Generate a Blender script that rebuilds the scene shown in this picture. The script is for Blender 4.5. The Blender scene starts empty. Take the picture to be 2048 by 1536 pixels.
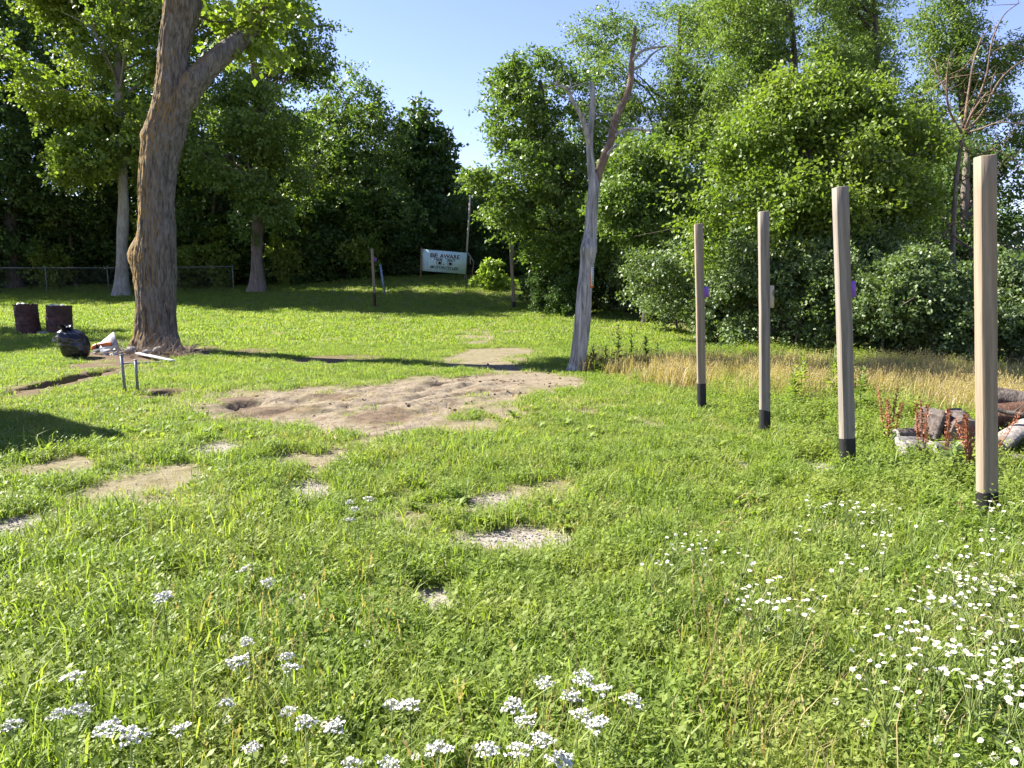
import bpy, math
import numpy as np
from mathutils import Vector, Matrix

SC = bpy.context.scene
COL = SC.collection
RNG = np.random.default_rng(7)

# ------------------------------------------------------------------ camera
CAM_H, FPX = 1.5, 1460.0
PITCH = math.atan(208 / FPX)
cam_d = bpy.data.cameras.new('camera')
cam = bpy.data.objects.new('camera', cam_d)
COL.objects.link(cam)
cam.location = (0, 0, CAM_H)
cam.rotation_euler = (math.pi / 2 - PITCH, 0, 0)
cam_d.sensor_width = 36
cam_d.lens = FPX / 2048 * 36
cam_d.clip_start, cam_d.clip_end = 0.05, 3000
SC.camera = cam

# ------------------------------------------------------------------ light
SUN_EL = math.radians(41)
SUN_AZ = Vector((-0.93, 0.36, 0)).normalized()          # towards the sun
world = bpy.data.worlds.new('World')
SC.world = world
world.use_nodes = True
wn = world.node_tree.nodes
sky = wn.new('ShaderNodeTexSky')
sky.sky_type = 'NISHITA'
sky.sun_disc = False
sky.sun_elevation = SUN_EL
sky.sun_rotation = math.atan2(SUN_AZ.x, SUN_AZ.y)
sky.air_density, sky.dust_density, sky.ozone_density = 1.0, 0.0, 3.0
wn['Background'].inputs[1].default_value = 0.066
tint = wn.new('ShaderNodeMix'); tint.data_type = 'RGBA'; tint.blend_type = 'MULTIPLY'
tint.inputs['Factor'].default_value = 1.0; tint.inputs[7].default_value = (1.0, .84, 1.02, 1)
world.node_tree.links.new(sky.outputs[0], tint.inputs[6])
world.node_tree.links.new(tint.outputs[2], wn['Background'].inputs[0])
sun_d = bpy.data.lights.new('sun', 'SUN')
sun = bpy.data.objects.new('sun', sun_d)
COL.objects.link(sun)
sun_d.energy, sun_d.angle, sun_d.color = 5.0, math.radians(0.53), (1.0, 0.95, 0.86)
sdir = Vector((SUN_AZ.x * math.cos(SUN_EL), SUN_AZ.y * math.cos(SUN_EL), math.sin(SUN_EL)))
sun.rotation_euler = sdir.to_track_quat('Z', 'Y').to_euler()
sun.location = (-20, 10, 30)
SC.view_settings.view_transform = 'Standard'
SC.view_settings.look = 'None'
SC.view_settings.exposure = 2.1
SC.view_settings.gamma = 1
SC.view_settings.use_curve_mapping = False
SC.cycles.use_adaptive_sampling = True
SC.cycles.adaptive_threshold = 0.02
SC.cycles.debug_use_spatial_splits = True
SC.cycles.max_bounces = 4
SC.cycles.diffuse_bounces = 2
SC.cycles.glossy_bounces = 2
SC.cycles.transmission_bounces = 3
SC.cycles.use_denoising = True
SC.cycles.transparent_max_bounces = 4

# ------------------------------------------------------------------ noise
def _hash(ix, iy, seed):
    h = (ix.astype(np.int64) * 374761393 + iy.astype(np.int64) * 668265263 + seed * 974634777) & 0x7fffffff
    h = ((h ^ (h >> 13)) * 1274126177) & 0x7fffffff
    return ((h ^ (h >> 16)) & 0xffff) / 65535.0

def vnoise(x, y, seed=0):
    x, y = np.asarray(x, float), np.asarray(y, float)
    ix, iy = np.floor(x), np.floor(y)
    fx, fy = x - ix, y - iy
    fx, fy = fx * fx * (3 - 2 * fx), fy * fy * (3 - 2 * fy)
    a, b = _hash(ix, iy, seed), _hash(ix + 1, iy, seed)
    c, d = _hash(ix, iy + 1, seed), _hash(ix + 1, iy + 1, seed)
    return (a * (1 - fx) + b * fx) * (1 - fy) + (c * (1 - fx) + d * fx) * fy

def fbm(x, y, seed=0, octv=4):
    s, a, t = 0, 1.0, 0
    for k in range(octv):
        s = s + a * vnoise(x * 2 ** k + 17.3 * k, y * 2 ** k - 9.1 * k, seed + k)
        t += a; a *= 0.5
    return s / t

def sstep(a, b, x):
    t = np.clip((np.asarray(x, float) - a) / (b - a), 0, 1)
    return t * t * (3 - 2 * t)

# ------------------------------------------------------------------ terrain shape
def base_z(x, y):
    x, y = np.asarray(x, float), np.asarray(y, float)
    yy = np.clip(y - 14, 0, 24)
    z = 0.0021 * yy ** 2 * (1 - 0.95 * sstep(5, 16, x))
    z = z + 0.50 * np.exp(-((x + 3) / 8.5) ** 2) * sstep(27, 38, y)
    z = z + 0.05 * (fbm(x * .35, y * .35, 3, 3) - .5) * sstep(2, 8, y)
    z = z + 0.10 * np.exp(-(((x + 7.2) / 2.0) ** 2 + ((y - 14.6) / 1.3) ** 2))
    return z

def ray(px, py):
    u, v = (px - 1024) / FPX, (768 - py) / FPX
    return np.array([u, math.cos(PITCH) + v * math.sin(PITCH), -math.sin(PITCH) + v * math.cos(PITCH)])

def Pd(px, py, d):
    """world point on the ray of a photo pixel at forward distance d"""
    r = ray(px, py)
    return np.array([0, 0, CAM_H]) + r * (d / r[1])

GD = np.exp(np.linspace(math.log(1.0), math.log(80.0), 3500))
def G(px, py, h=0.0):
    """world point where the ray of a photo pixel meets the ground (raised by h)"""
    r = ray(px, py); r = r / r[1]
    hit = np.nonzero(CAM_H + r[2] * GD <= base_z(r[0] * GD, GD) + h)[0]
    d = GD[hit[0]] if len(hit) else 80.0
    return np.array([0, 0, CAM_H]) + r * d

# worn patches: world-space ellipses (centre, half sizes, kind, strength)
PATCH = []
def patch(x0, x1, y0, y1, kind, s=1.0, soft=.45):
    c = G((x0 + x1) / 2, (y0 + y1) / 2)
    a, b = G((x0 + x1) / 2, y0), G((x0 + x1) / 2, y1)
    PATCH.append((c[0], (a[1] + b[1]) / 2 - .012 * c[1], (x1 - x0) / 2 * c[1] / FPX * 1.08, max((a[1] - b[1]) / 2, .05) + .018 * c[1], kind, s, soft))
for a in [(430, 1010, 768, 838, 'tan', 1.25), (700, 1060, 752, 800, 'tan', 1.2), (640, 900, 800, 858, 'tan', 1.15), (520, 700, 775, 830, 'tan', 1.2),
          (430, 640, 792, 830, 'tan', 1.2),
          (900, 1140, 745, 768, 'tan', .95), (830, 1090, 690, 738, 'tan', .72), (940, 1060, 722, 742, 'tan', .9),
          (1080, 1180, 748, 772, 'tan', .85), (1080, 1120, 772, 788, 'tan', .7),
          (600, 760, 706, 728, 'dark', .8), (900, 1020, 655, 690, 'tan', .55), (440, 560, 693, 712, 'dark', .7),
          (150, 400, 692, 732, 'dark', 1.15), (200, 330, 725, 745, 'dark', .6),
          (860, 1030, 835, 860, 'tan', .75), (540, 620, 835, 850, 'tan', .7), (700, 760, 865, 880, 'tan', .6),
          (890, 1190, 1054, 1096, 'gravel', 1.0), (770, 940, 1165, 1240, 'gravel', 1.0), (550, 700, 955, 1002, 'gravel', .95),
          (360, 490, 880, 910, 'gravel', .95), (610, 710, 895, 945, 'tan', .8), (540, 640, 900, 930, 'tan', .7), (-60, 75, 1030, 1105, 'gravel', 1.05),
          (910, 1050, 975, 1010, 'gravel', .8), (1580, 1680, 920, 945, 'gravel', .95), (1460, 1510, 918, 938, 'gravel', .8),
          (60, 210, 912, 945, 'tan', .7), (240, 450, 915, 985, 'tan', .7), (1270, 1330, 835, 855, 'tan', .6), (1150, 1210, 815, 828, 'dark', .6),
          (230, 330, 1075, 1110, 'gravel', .8), (1020, 1200, 1165, 1195, 'gravel', .7), (440, 540, 985, 1010, 'tan', .65), (1250, 1330, 1100, 1125, 'dark', .6),
          (720, 760, 945, 965, 'tan', .6), (1640, 1760, 1025, 1060, 'dark', .6), (60, 180, 735, 795, 'dark', .9), (280, 385, 778, 794, 'dark', .9)]:
    patch(*a)
HOLES = []
for (x0, x1, y0, y1, dep) in [(88, 145, 738, 788, .26), (284, 384, 780, 792, .16), (140, 166, 750, 760, .10), (440, 520, 800, 826, .09)]:
    c = G((x0 + x1) / 2, (y0 + y1) / 2); a, b = G((x0 + x1) / 2, y0), G((x0 + x1) / 2, y1)
    HOLES.append((c[0], (a[1] + b[1]) / 2, (x1 - x0) / 2 * c[1] / FPX, (a[1] - b[1]) / 2, dep))

DAMP = []
for (x0, x1, y0, y1) in [(430, 640, 806, 830), (430, 520, 792, 808), (690, 830, 822, 846), (600, 720, 786, 800)]:
    c = G((x0 + x1) / 2, (y0 + y1) / 2); a, b = G((x0 + x1) / 2, y0), G((x0 + x1) / 2, y1)
    DAMP.append((c[0], (a[1] + b[1]) / 2, (x1 - x0) / 2 * c[1] / FPX, (a[1] - b[1]) / 2))

def wear(x, y):
    x, y = np.asarray(x, float), np.asarray(y, float)
    out = {k: np.zeros(np.broadcast(x, y).shape) for k in ('tan', 'gravel', 'dark')}
    n = (fbm(x * 1.6, y * 1.6, 21, 4) - .5) * 1.5 + (fbm(x * 7, y * 7, 33, 3) - .5) * .8
    for cx, cy, rx, ry, k, s, soft in PATCH:
        r = np.sqrt(((x - cx) / rx) ** 2 + ((y - cy) / ry) ** 2)
        m = np.clip(s - sstep(1 - soft, 1 + soft, r + n * .75) * 1.3, 0, 1) * (r < 2.2)
        out[k] = np.maximum(out[k], m)
    sp = sstep(.66, .80, fbm(x * .8 + 40, y * .8, 55, 5)) * .6 * sstep(15, 9, y) * sstep(3.0, 4.5, y) * sstep(3.2, 1.2, x)
    out['tan'] = np.maximum(out['tan'], sp)
    for cx, cy, rx, ry in DAMP:
        f = sstep(1.25, .6, np.sqrt(((x - cx) / rx) ** 2 + ((y - cy) / ry) ** 2) + n * .9)
        out['dark'] = np.maximum(out['dark'], f * (out['tan'] > .3)); out['tan'] = out['tan'] * (1 - .75 * f)
    return out

def ground_z(x, y):
    x, y = np.asarray(x, float), np.asarray(y, float)
    z = base_z(x, y)
    w = wear(x, y)
    mud = np.zeros(z.shape)
    for cx, cy, rx, ry, k, s, soft in PATCH[:5]:
        r = np.sqrt(((x - cx) / rx) ** 2 + ((y - cy) / ry) ** 2)
        mud = np.maximum(mud, sstep(1.15, .55, r))
    q = (x * .62 + y * .78)
    wob = fbm(x * 1.3, y * 1.3, 12, 3) * 1.6
    ruts = (np.abs(np.sin((x * .80 - y * .60) * 6.5 + wob * 3)) ** .6 - .6) * .075 * sstep(.35, .6, fbm(x * .9, y * .9, 77, 2))
    ra, rb = x * .80 - y * .60, x * .60 + y * .80
    z = z + mud * (ruts + .15 * (fbm(ra * 2.4, rb * .7, 61, 4) - .5) + .07 * (fbm(ra * 9, rb * 3.5, 62, 4) - .5) + .03 * (fbm(x * 22, y * 22, 63, 2) - .5))
    z = z + .018 * (fbm(x * 5, y * 5, 91, 3) - .5) * sstep(20, 8, y)
    z = z - .022 * np.maximum(w['tan'], w['gravel'])
    n = (fbm(x * 3, y * 3, 5, 4) - .5) * 1.3
    for cx, cy, rx, ry, dep in HOLES:
        r = np.sqrt(((x - cx) / rx) ** 2 + ((y - cy) / ry) ** 2) + n
        z = z - dep * sstep(1.1, .55, r)
    return z

def gz(x, y):
    return float(ground_z(np.array([x]), np.array([y]))[0])

# ------------------------------------------------------------------ materials
MATS = {}
class NT:
    def __init__(s, name):
        s.m = bpy.data.materials.new(name); s.m.use_nodes = True
        s.t = s.m.node_tree; s.n = s.t.nodes; s.b = s.n['Principled BSDF']; s.o = s.n['Material Output']
        MATS[name] = s.m
    def new(s, t, **kw):
        nd = s.n.new(t)
        for k, v in kw.items():
            if k.startswith('i_'):
                nd.inputs[k[2:].replace('_', ' ')].default_value = v
            else:
                setattr(nd, k, v)
        return nd
    def l(s, a, b): s.t.links.new(a, b)
    def noise(s, scale, detail=4, vec=None, rough=.55, dist=0):
        nd = s.new('ShaderNodeTexNoise'); nd.inputs['Scale'].default_value = scale; nd.inputs['Detail'].default_value = detail
        nd.inputs['Roughness'].default_value = rough; nd.inputs['Distortion'].default_value = dist
        if vec is not None: s.l(vec, nd.inputs['Vector'])
        return nd.outputs['Fac']
    def coord(s, which='Object', scale=(1, 1, 1)):
        c = s.new('ShaderNodeTexCoord'); m = s.new('ShaderNodeMapping'); m.inputs['Scale'].default_value = scale
        s.l(c.outputs[which], m.inputs['Vector']); return m.outputs[0]
    def ramp(s, fac, stops):
        r = s.new('ShaderNodeValToRGB'); e = r.color_ramp.elements
        while len(e) < len(stops): e.new(.5)
        for q, (p, c) in zip(e, stops):
            q.position = p; q.color = (*c, 1) if len(c) == 3 else c
        s.l(fac, r.inputs[0]); return r.outputs[0]
    def mix(s, fac, a, b, mode='MIX'):
        m = s.new('ShaderNodeMix', data_type='RGBA', blend_type=mode)
        for sock, v in ((m.inputs['Factor'], fac), (m.inputs[6], a), (m.inputs[7], b)):
            if hasattr(v, 'links'): s.l(v, sock)
            elif isinstance(v, (int, float)): sock.default_value = v
            else: sock.default_value = (*v, 1)
        return m.outputs[2]
    def math(s, op, a, b=0.0):
        m = s.new('ShaderNodeMath', operation=op)
        for k, v in enumerate((a, b)):
            if hasattr(v, 'links'): s.l(v, m.inputs[k])
            else: m.inputs[k].default_value = v
        return m.outputs[0]
    def attr(s, name):
        a = s.new('ShaderNodeAttribute'); a.attribute_name = name; return a.outputs['Fac']
    def bump(s, h, strength=.5, dist=.02):
        b = s.new('ShaderNodeBump'); b.inputs['Strength'].default_value = strength; b.inputs['Distance'].default_value = dist
        s.l(h, b.inputs['Height']); s.l(b.outputs[0], s.b.inputs['Normal'])
    def base(s, c, rough=.8, spec=.3, metal=0):
        if hasattr(c, 'links'): s.l(c, s.b.inputs['Base Color'])
        else: s.b.inputs['Base Color'].default_value = (*c, 1)
        s.b.inputs['Roughness'].default_value = rough; s.b.inputs['Specular IOR Level'].default_value = spec
        s.b.inputs['Metallic'].default_value = metal
        return s.m

def mat_ground():
    t = NT('ground')
    p = t.coord('Object')
    n1, n2, n3 = t.noise(1.1, 5, p), t.noise(14, 5, p), t.noise(70, 3, p)
    thatch = t.mix(n1, (.085, .105, .028), (.15, .155, .045))
    thatch = t.mix(t.math('MULTIPLY', n2, .6), thatch, (.20, .17, .075))
    tan = t.mix(t.ramp(n2, [(.3, (0, 0, 0)), (.7, (1, 1, 1))]), (.135, .107, .074), (.225, .185, .132))
    tan = t.mix(t.ramp(t.noise(3.2, 5, p), [(.52, (0, 0, 0)), (.72, (1, 1, 1))]), tan, (.10, .070, .044))
    dark = t.mix(n2, (.058, .038, .024), (.15, .105, .067))
    v = t.new('ShaderNodeTexVoronoi'); v.inputs['Scale'].default_value = 42; t.l(p, v.inputs['Vector'])
    grav = t.mix(t.math('MULTIPLY', v.outputs['Distance'], 1.5), (.32, .30, .275), (.12, .105, .09))
    grav = t.mix(n2, grav, (.28, .245, .20))
    c = t.mix(t.attr('dark'), thatch, dark)
    c = t.mix(t.attr('tan'), c, tan)
    c = t.mix(t.attr('gravel'), c, grav)
    t.base(c, .95, .1)
    t.bump(t.math('ADD', n2, t.math('MULTIPLY', n3, .5)), .7, .03)
    return t.m

def mat_leaf(name, dark, light, yellow, trans=.38, gloss=.42, nscale=.35):
    t = NT(name)
    g = t.new('ShaderNodeNewGeometry')
    v = t.attr('v')
    big = t.noise(nscale, 3, g.outputs['Position'])
    c = t.mix(v, dark, light)
    c = t.mix(t.math('MULTIPLY', t.ramp(big, [(.42, (0, 0, 0)), (.68, (1, 1, 1))]), .55), c, yellow)
    t.base(c, .5, gloss)
    tr = t.new('ShaderNodeBsdfTranslucent')
    t.l(t.mix(1.0, c, (1.35, 1.45, .55), 'MULTIPLY'), tr.inputs['Color'])
    mx = t.new('ShaderNodeMixShader'); mx.inputs[0].default_value = trans
    t.l(t.b.outputs[0], mx.inputs[1]); t.l(tr.outputs[0], mx.inputs[2]); t.l(mx.outputs[0], t.o.inputs[0])
    return t.m

def mat_bark(name, a, b, lichen=None, zscale=.22, scale=9, moss=.0, bump=.9, bdist=.05):
    t = NT(name)
    p = t.coord('Object', (1, 1, zscale))
    n = t.noise(scale, 7, p, .62, 1.2); n2 = t.noise(scale * 4.5, 5, p, .6, .6); n3 = t.noise(1.2, 3, t.coord('Object'))
    c = t.mix(t.ramp(n, [(.36, (0, 0, 0)), (.64, (1, 1, 1))]), a, b)
    c = t.mix(t.math('MULTIPLY', n2, .5), c, tuple(x * .45 for x in a))
    if lichen:
        g = t.new('ShaderNodeNewGeometry'); sx = t.new('ShaderNodeSeparateXYZ'); t.l(g.outputs['True Normal'], sx.inputs[0])
        side = t.math('ADD', t.math('MULTIPLY', sx.outputs[0], -.85), t.math('MULTIPLY', sx.outputs[1], -.35))
        f = t.math('ADD', side, t.math('MULTIPLY', t.math('SUBTRACT', n3, .5), 1.6))
        f = t.ramp(f, [(.10, (0, 0, 0)), (.75, (1, 1, 1))])
        c = t.mix(t.math('MULTIPLY', f, lichen[3]), c, t.mix(n2, lichen[:3], tuple(x * .6 for x in lichen[:3])))
    t.base(c, .92, .15)
    t.bump(t.math('ADD', n, t.math('MULTIPLY', n2, .5)), bump, bdist)
    return t.m

def mat_wood(name, a, b, scale=26):
    t = NT(name)
    p = t.coord('Object', (1, 1, .045))
    n = t.noise(scale, 5, p, .6, .8); n2 = t.noise(90, 3, p); k = t.noise(3.5, 2, t.coord('Object', (1, 1, .5)))
    c = t.mix(t.ramp(n, [(.34, (0, 0, 0)), (.66, (1, 1, 1))]), a, b)
    c = t.mix(t.ramp(n2, [(.60, (0, 0, 0)), (.72, (.5, .5, .5))]), c, tuple(x * .5 for x in a))
    kn = t.new('ShaderNodeTexVoronoi'); kn.inputs['Scale'].default_value = 7; t.l(t.coord('Object', (1, 1, .42)), kn.inputs['Vector'])
    c = t.mix(t.ramp(kn.outputs['Distance'], [(.07, (.85, .85, .85)), (.13, (0, 0, 0))]), c, (.10, .06, .035))
    c = t.mix(t.math('MULTIPLY', k, .35), c, (.21, .195, .175))
    t.base(c, .85, .15); t.bump(t.math('ADD', n, n2), .35, .006)
    return t.m

def mat_plain(name, c, rough=.7, spec=.3, metal=0, var=.25, scale=12, c2=None):
    t = NT(name)
    n = t.noise(scale, 5, t.coord('Object'))
    col = t.mix(t.ramp(n, [(.35, (0, 0, 0)), (.68, (1, 1, 1))]), c, c2 if c2 else tuple(x * (1 - var) for x in c))
    t.base(col, rough, spec, metal); t.bump(n, .25, .01)
    return t.m

M = {}
M['ground'] = mat_ground()
M['clod'] = mat_plain('earth_clod', (.15, .108, .07), .95, .1, 0, .4, 30)
M['fence_steel'] = mat_plain('old_fence_steel', (.16, .17, .165), .7, .4, .3, .3, 30)
M['grass'] = mat_leaf('grass', (.122, .186, .034), (.225, .295, .064), (.27, .295, .08), .48, .20, 1.3)
M['weed'] = mat_leaf('weed', (.127, .190, .034), (.240, .305, .068), (.285, .305, .082), .48, .20, 1.6)
M['dry'] = mat_leaf('dry_grass', (.30, .22, .11), (.45, .355, .19), (.30, .27, .10), .35, .25, 1.5)
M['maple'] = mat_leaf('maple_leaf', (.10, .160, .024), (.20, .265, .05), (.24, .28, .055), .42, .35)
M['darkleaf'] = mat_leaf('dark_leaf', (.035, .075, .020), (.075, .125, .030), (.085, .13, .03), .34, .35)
M['elm'] = mat_leaf('elm_leaf', (.075, .130, .026), (.14, .21, .048), (.165, .215, .05), .38, .40)
M['locust'] = mat_leaf('locust_leaf', (.085, .140, .032), (.155, .225, .056), (.18, .23, .056), .40, .35)
M['bright'] = mat_leaf('bright_leaf', (.085, .140, .020), (.175, .235, .038), (.20, .245, .042), .42, .42)
M['honey'] = mat_leaf('hedge_leaf', (.068, .112, .040), (.145, .195, .080), (.15, .205, .058), .30, .45, .7)
M['lime'] = mat_leaf('lime_leaf', (.16, .24, .03), (.27, .36, .06), (.28, .36, .06), .45, .4)
M['bark_big'] = mat_bark('bark_big', (.068, .061, .054), (.26, .24, .22), (.29, .18, .055, .85), .20, 15)
M['bark_pale'] = mat_bark('bark_pale', (.22, .20, .17), (.40, .375, .335), None, .35, 7, bump=.4)
M['bark_dark'] = mat_bark('bark_dark', (.05, .042, .035), (.15, .13, .115), None, .2, 9)
M['bark_mid'] = mat_bark('bark_mid', (.13, .10, .08), (.28, .24, .20), None, .2, 9)
M['dead'] = mat_bark('dead_wood', (.13, .128, .125), (.52, .50, .475), None, .10, 16, bump=.8, bdist=.03)
M['deadtop'] = mat_bark('dead_top', (.11, .075, .05), (.26, .19, .13), None, .12, 14, bump=.5)
M['post'] = mat_wood('post_wood', (.165, .122, .080), (.275, .212, .148))
M['post_grey'] = mat_wood('post_weathered', (.12, .10, .080), (.25, .215, .18))
M['black'] = mat_plain('black_paint', (.016, .015, .016), .6, .35, 0, .4, 20)
M['redpaint'] = mat_plain('red_paint', (.06, .012, .01), .6, .35, 0, .4, 20)
M['purple'] = mat_plain('purple_paint', (.20, .075, .46), .55, .35, 0, .15)
M['palewood'] = mat_wood('pale_board', (.34, .28, .21), (.48, .41, .33))
M['board'] = mat_plain('sign_paint', (.58, .76, .74), .6, .3, 0, .2, 5, (.44, .62, .62))
M['red_letter'] = mat_plain('red_letter', (.13, .022, .02), .7, .2, 0, .5, 9)
M['dark_letter'] = mat_plain('dark_letter', (.012, .03, .032), .7, .2, 0, .4, 9)
M['white_paint'] = mat_plain('white_paint', (.60, .62, .60), .6, .3, 0, .15)
M['stake'] = mat_plain('sign_stake', (.28, .17, .11), .85, .2, 0, .35, 20)
M['rust'] = mat_plain('rusty_steel', (.032, .017, .016), .75, .35, .15, .5, 9, (.085, .04, .034))
M['ash'] = mat_plain('pale_scrap', (.55, .55, .55), .8, .2, 0, .5, 20)
M['steel'] = mat_plain('galvanised_steel', (.19, .205, .21), .5, .5, .6, .2, 30)
M['bluepipe'] = mat_plain('blue_grey_pipe', (.20, .26, .33), .5, .4, .2, .2, 30)
M['bag'] = mat_plain('black_plastic', (.007, .007, .009), .30, .5, 0, .3, 6)
M['greyplastic'] = mat_plain('grey_film', (.28, .285, .295), .4, .5, 0, .25, 14)
M['orange'] = mat_plain('orange_plastic', (.62, .15, .035), .45, .4, 0, .2)
M['stone'] = mat_plain('stone', (.24, .23, .22), .9, .2, 0, .4, 25)
M['log_bark'] = mat_bark('log_bark', (.06, .046, .038), (.19, .16, .14), None, .12, 18, bump=.9, bdist=.02)
M['log_pale'] = mat_bark('log_pale', (.15, .13, .115), (.34, .31, .285), None, .08, 18, bump=.6, bdist=.012)
M['log_red'] = mat_bark('log_red', (.075, .035, .022), (.17, .10, .068), None, .12, 18, bump=.8)
M['cut'] = mat_plain('cut_face', (.21, .165, .13), .9, .15, 0, .5, 16, (.11, .085, .07))
M['cut_grey'] = mat_plain('cut_face_grey', (.27, .25, .23), .9, .15, 0, .4, 18, (.14, .13, .12))
M['petal'] = mat_plain('white_petal', (.50, .50, .43), .6, .2, 0, .06, 60)
M['cream'] = mat_plain('cream_petal', (.50, .47, .36), .6, .2, 0, .10, 60)
M['yellow'] = mat_plain('yellow_disc', (.62, .45, .06), .7, .2)
M['stem'] = mat_leaf('stem', (.12, .18, .04), (.20, .26, .07), (.22, .24, .07), .2)
M['dock'] = mat_leaf('dock_seed', (.16, .045, .025), (.30, .105, .05), (.26, .12, .05), .2)
M['twig'] = mat_plain('dry_twig', (.26, .20, .15), .9, .1, 0, .4, 20)
M['shed_wall'] = mat_plain('shed_siding', (.42, .40, .36), .8, .2)
M['shed_roof'] = mat_plain('shed_roof', (.10, .10, .10), .8, .2)
M['silver'] = mat_leaf('silver_weed', (.20, .27, .14), (.34, .40, .24), (.28, .34, .16), .3)

# ------------------------------------------------------------------ mesh helpers
def mesh_np(name, V, F, mat, fattr=None, smooth=False):
    """V (n,3); F int array (m,3) or (m,4), or list of such; fattr dict name->(m,) per face"""
    V = np.asarray(V, np.float32)
    Fs = F if isinstance(F, list) else [F]
    Fs = [np.asarray(f, np.int32) for f in Fs if len(f)]
    me = bpy.data.meshes.new(name)
    me.vertices.add(len(V)); me.vertices.foreach_set('co', V.ravel())
    li = np.concatenate([f.ravel() for f in Fs])
    tot = np.concatenate([np.full(len(f), f.shape[1], np.int32) for f in Fs])
    me.loops.add(len(li)); me.loops.foreach_set('vertex_index', li)
    me.polygons.add(len(tot))
    me.polygons.foreach_set('loop_start', np.concatenate([[0], np.cumsum(tot)[:-1]]).astype(np.int32))
    if smooth: me.polygons.foreach_set('use_smooth', np.ones(len(tot), bool))
    me.update(calc_edges=True)
    for k, v in (fattr or {}).items():
        a = me.attributes.new(k, 'FLOAT', 'FACE'); a.data.foreach_set('value', np.asarray(v, np.float32))
    if mat: me.materials.append(M[mat] if isinstance(mat, str) else mat)
    return me

def add(name, me, parent=None, loc=None, rot=None):
    o = bpy.data.objects.new(name, me)
    COL.objects.link(o)
    if parent: o.parent = parent
    if loc is not None: o.location = loc
    if rot is not None: o.rotation_euler = rot
    return o

def tag(o, label, cat=None, group=None, kind=None):
    o['label'] = label
    if cat: o['category'] = cat
    if group: o['group'] = group
    if kind: o['kind'] = kind
    return o

def thing(name, label, cat, loc=(0, 0, 0), rz=0, group=None):
    o = add(name, None, None, loc, (0, 0, rz)); o.empty_display_size = .1
    return tag(o, label, cat, group)

class MB:
    """collects pieces for one mesh"""
    def __init__(s): s.V, s.Q, s.T, s.n = [], [], [], 0
    def put(s, V, Q=None, T=None):
        V = np.asarray(V, float)
        if Q is not None and len(Q): s.Q.append(np.asarray(Q) + s.n)
        if T is not None and len(T): s.T.append(np.asarray(T) + s.n)
        s.V.append(V); s.n += len(V); return s
    def box(s, c, size, R=None, bev=0):
        hx, hy, hz = np.asarray(size) / 2
        if bev:
            pr = np.array([[-hx + bev, -hy], [hx - bev, -hy], [hx, -hy + bev], [hx, hy - bev], [hx - bev, hy], [-hx + bev, hy], [-hx, hy - bev], [-hx, -hy + bev]])
            lo, hi = np.c_[pr, np.full(8, -hz)], np.c_[pr * (1 - bev / max(hx, hy)), np.full(8, hz)]
            mid = np.c_[pr, np.full(8, hz - bev)]
            V = np.r_[lo, mid, hi]
            Q = [[i, (i + 1) % 8, (i + 1) % 8 + 8, i + 8] for i in range(8)] + [[i + 8, (i + 1) % 8 + 8, (i + 1) % 8 + 16, i + 16] for i in range(8)]
            Q += [[16, 17, 18, 19], [16, 19, 20, 23], [20, 21, 22, 23], [3, 2, 1, 0], [7, 4, 3, 0], [7, 6, 5, 4]]
        else:
            V = np.array([[x, y, z] for z in (-hz, hz) for x, y in ((-hx, -hy), (hx, -hy), (hx, hy), (-hx, hy))])
            Q = [[3, 2, 1, 0], [4, 5, 6, 7]] + [[i, (i + 1) % 4, (i + 1) % 4 + 4, i + 4] for i in range(4)]
        if R is not None: V = V @ np.asarray(R).T
        return s.put(V + np.asarray(c), Q)
    def tube(s, pts, rad, n=8, sub=0, cap=True, disp=None):
        P = np.asarray(pts, float); r = np.asarray(rad, float) * np.ones(len(P))
        if sub: P, r = smooth_path(P, r, sub)
        V, Q = loft(P, r, n, disp)
        T = []
        if cap:
            k = len(V)
            V = np.r_[V, [P[0]], [P[-1]]]
            e = (len(P) - 1) * n
            T = [[k, (i + 1) % n, i] for i in range(n)] + [[k + 1, e + i, e + (i + 1) % n] for i in range(n)]
        return s.put(V, Q, T)
    def mesh(s, name, mat, smooth=False, rnd=None):
        V = np.concatenate(s.V)
        F = ([np.concatenate(s.Q)] if s.Q else []) + ([np.concatenate(s.T)] if s.T else [])
        nf = sum(len(f) for f in F)
        return mesh_np(name, V, F, mat, {'v': (rnd or RNG).random(nf)}, smooth)
    def build(s, name, mat, parent=None, smooth=False):
        return add(name, s.mesh(name, mat, smooth), parent)

def smooth_path(P, r, sub):
    P = np.asarray(P, float); n = len(P)
    out, ro = [], []
    for i in range(n - 1):
        p0, p1, p2, p3 = P[max(i - 1, 0)], P[i], P[i + 1], P[min(i + 2, n - 1)]
        for k in range(sub):
            t = k / sub
            out.append(.5 * ((2 * p1) + (-p0 + p2) * t + (2 * p0 - 5 * p1 + 4 * p2 - p3) * t * t + (-p0 + 3 * p1 - 3 * p2 + p3) * t ** 3))
            ro.append(r[i] * (1 - t) + r[i + 1] * t)
    return np.array(out + [P[-1]]), np.array(ro + [r[-1]])

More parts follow.
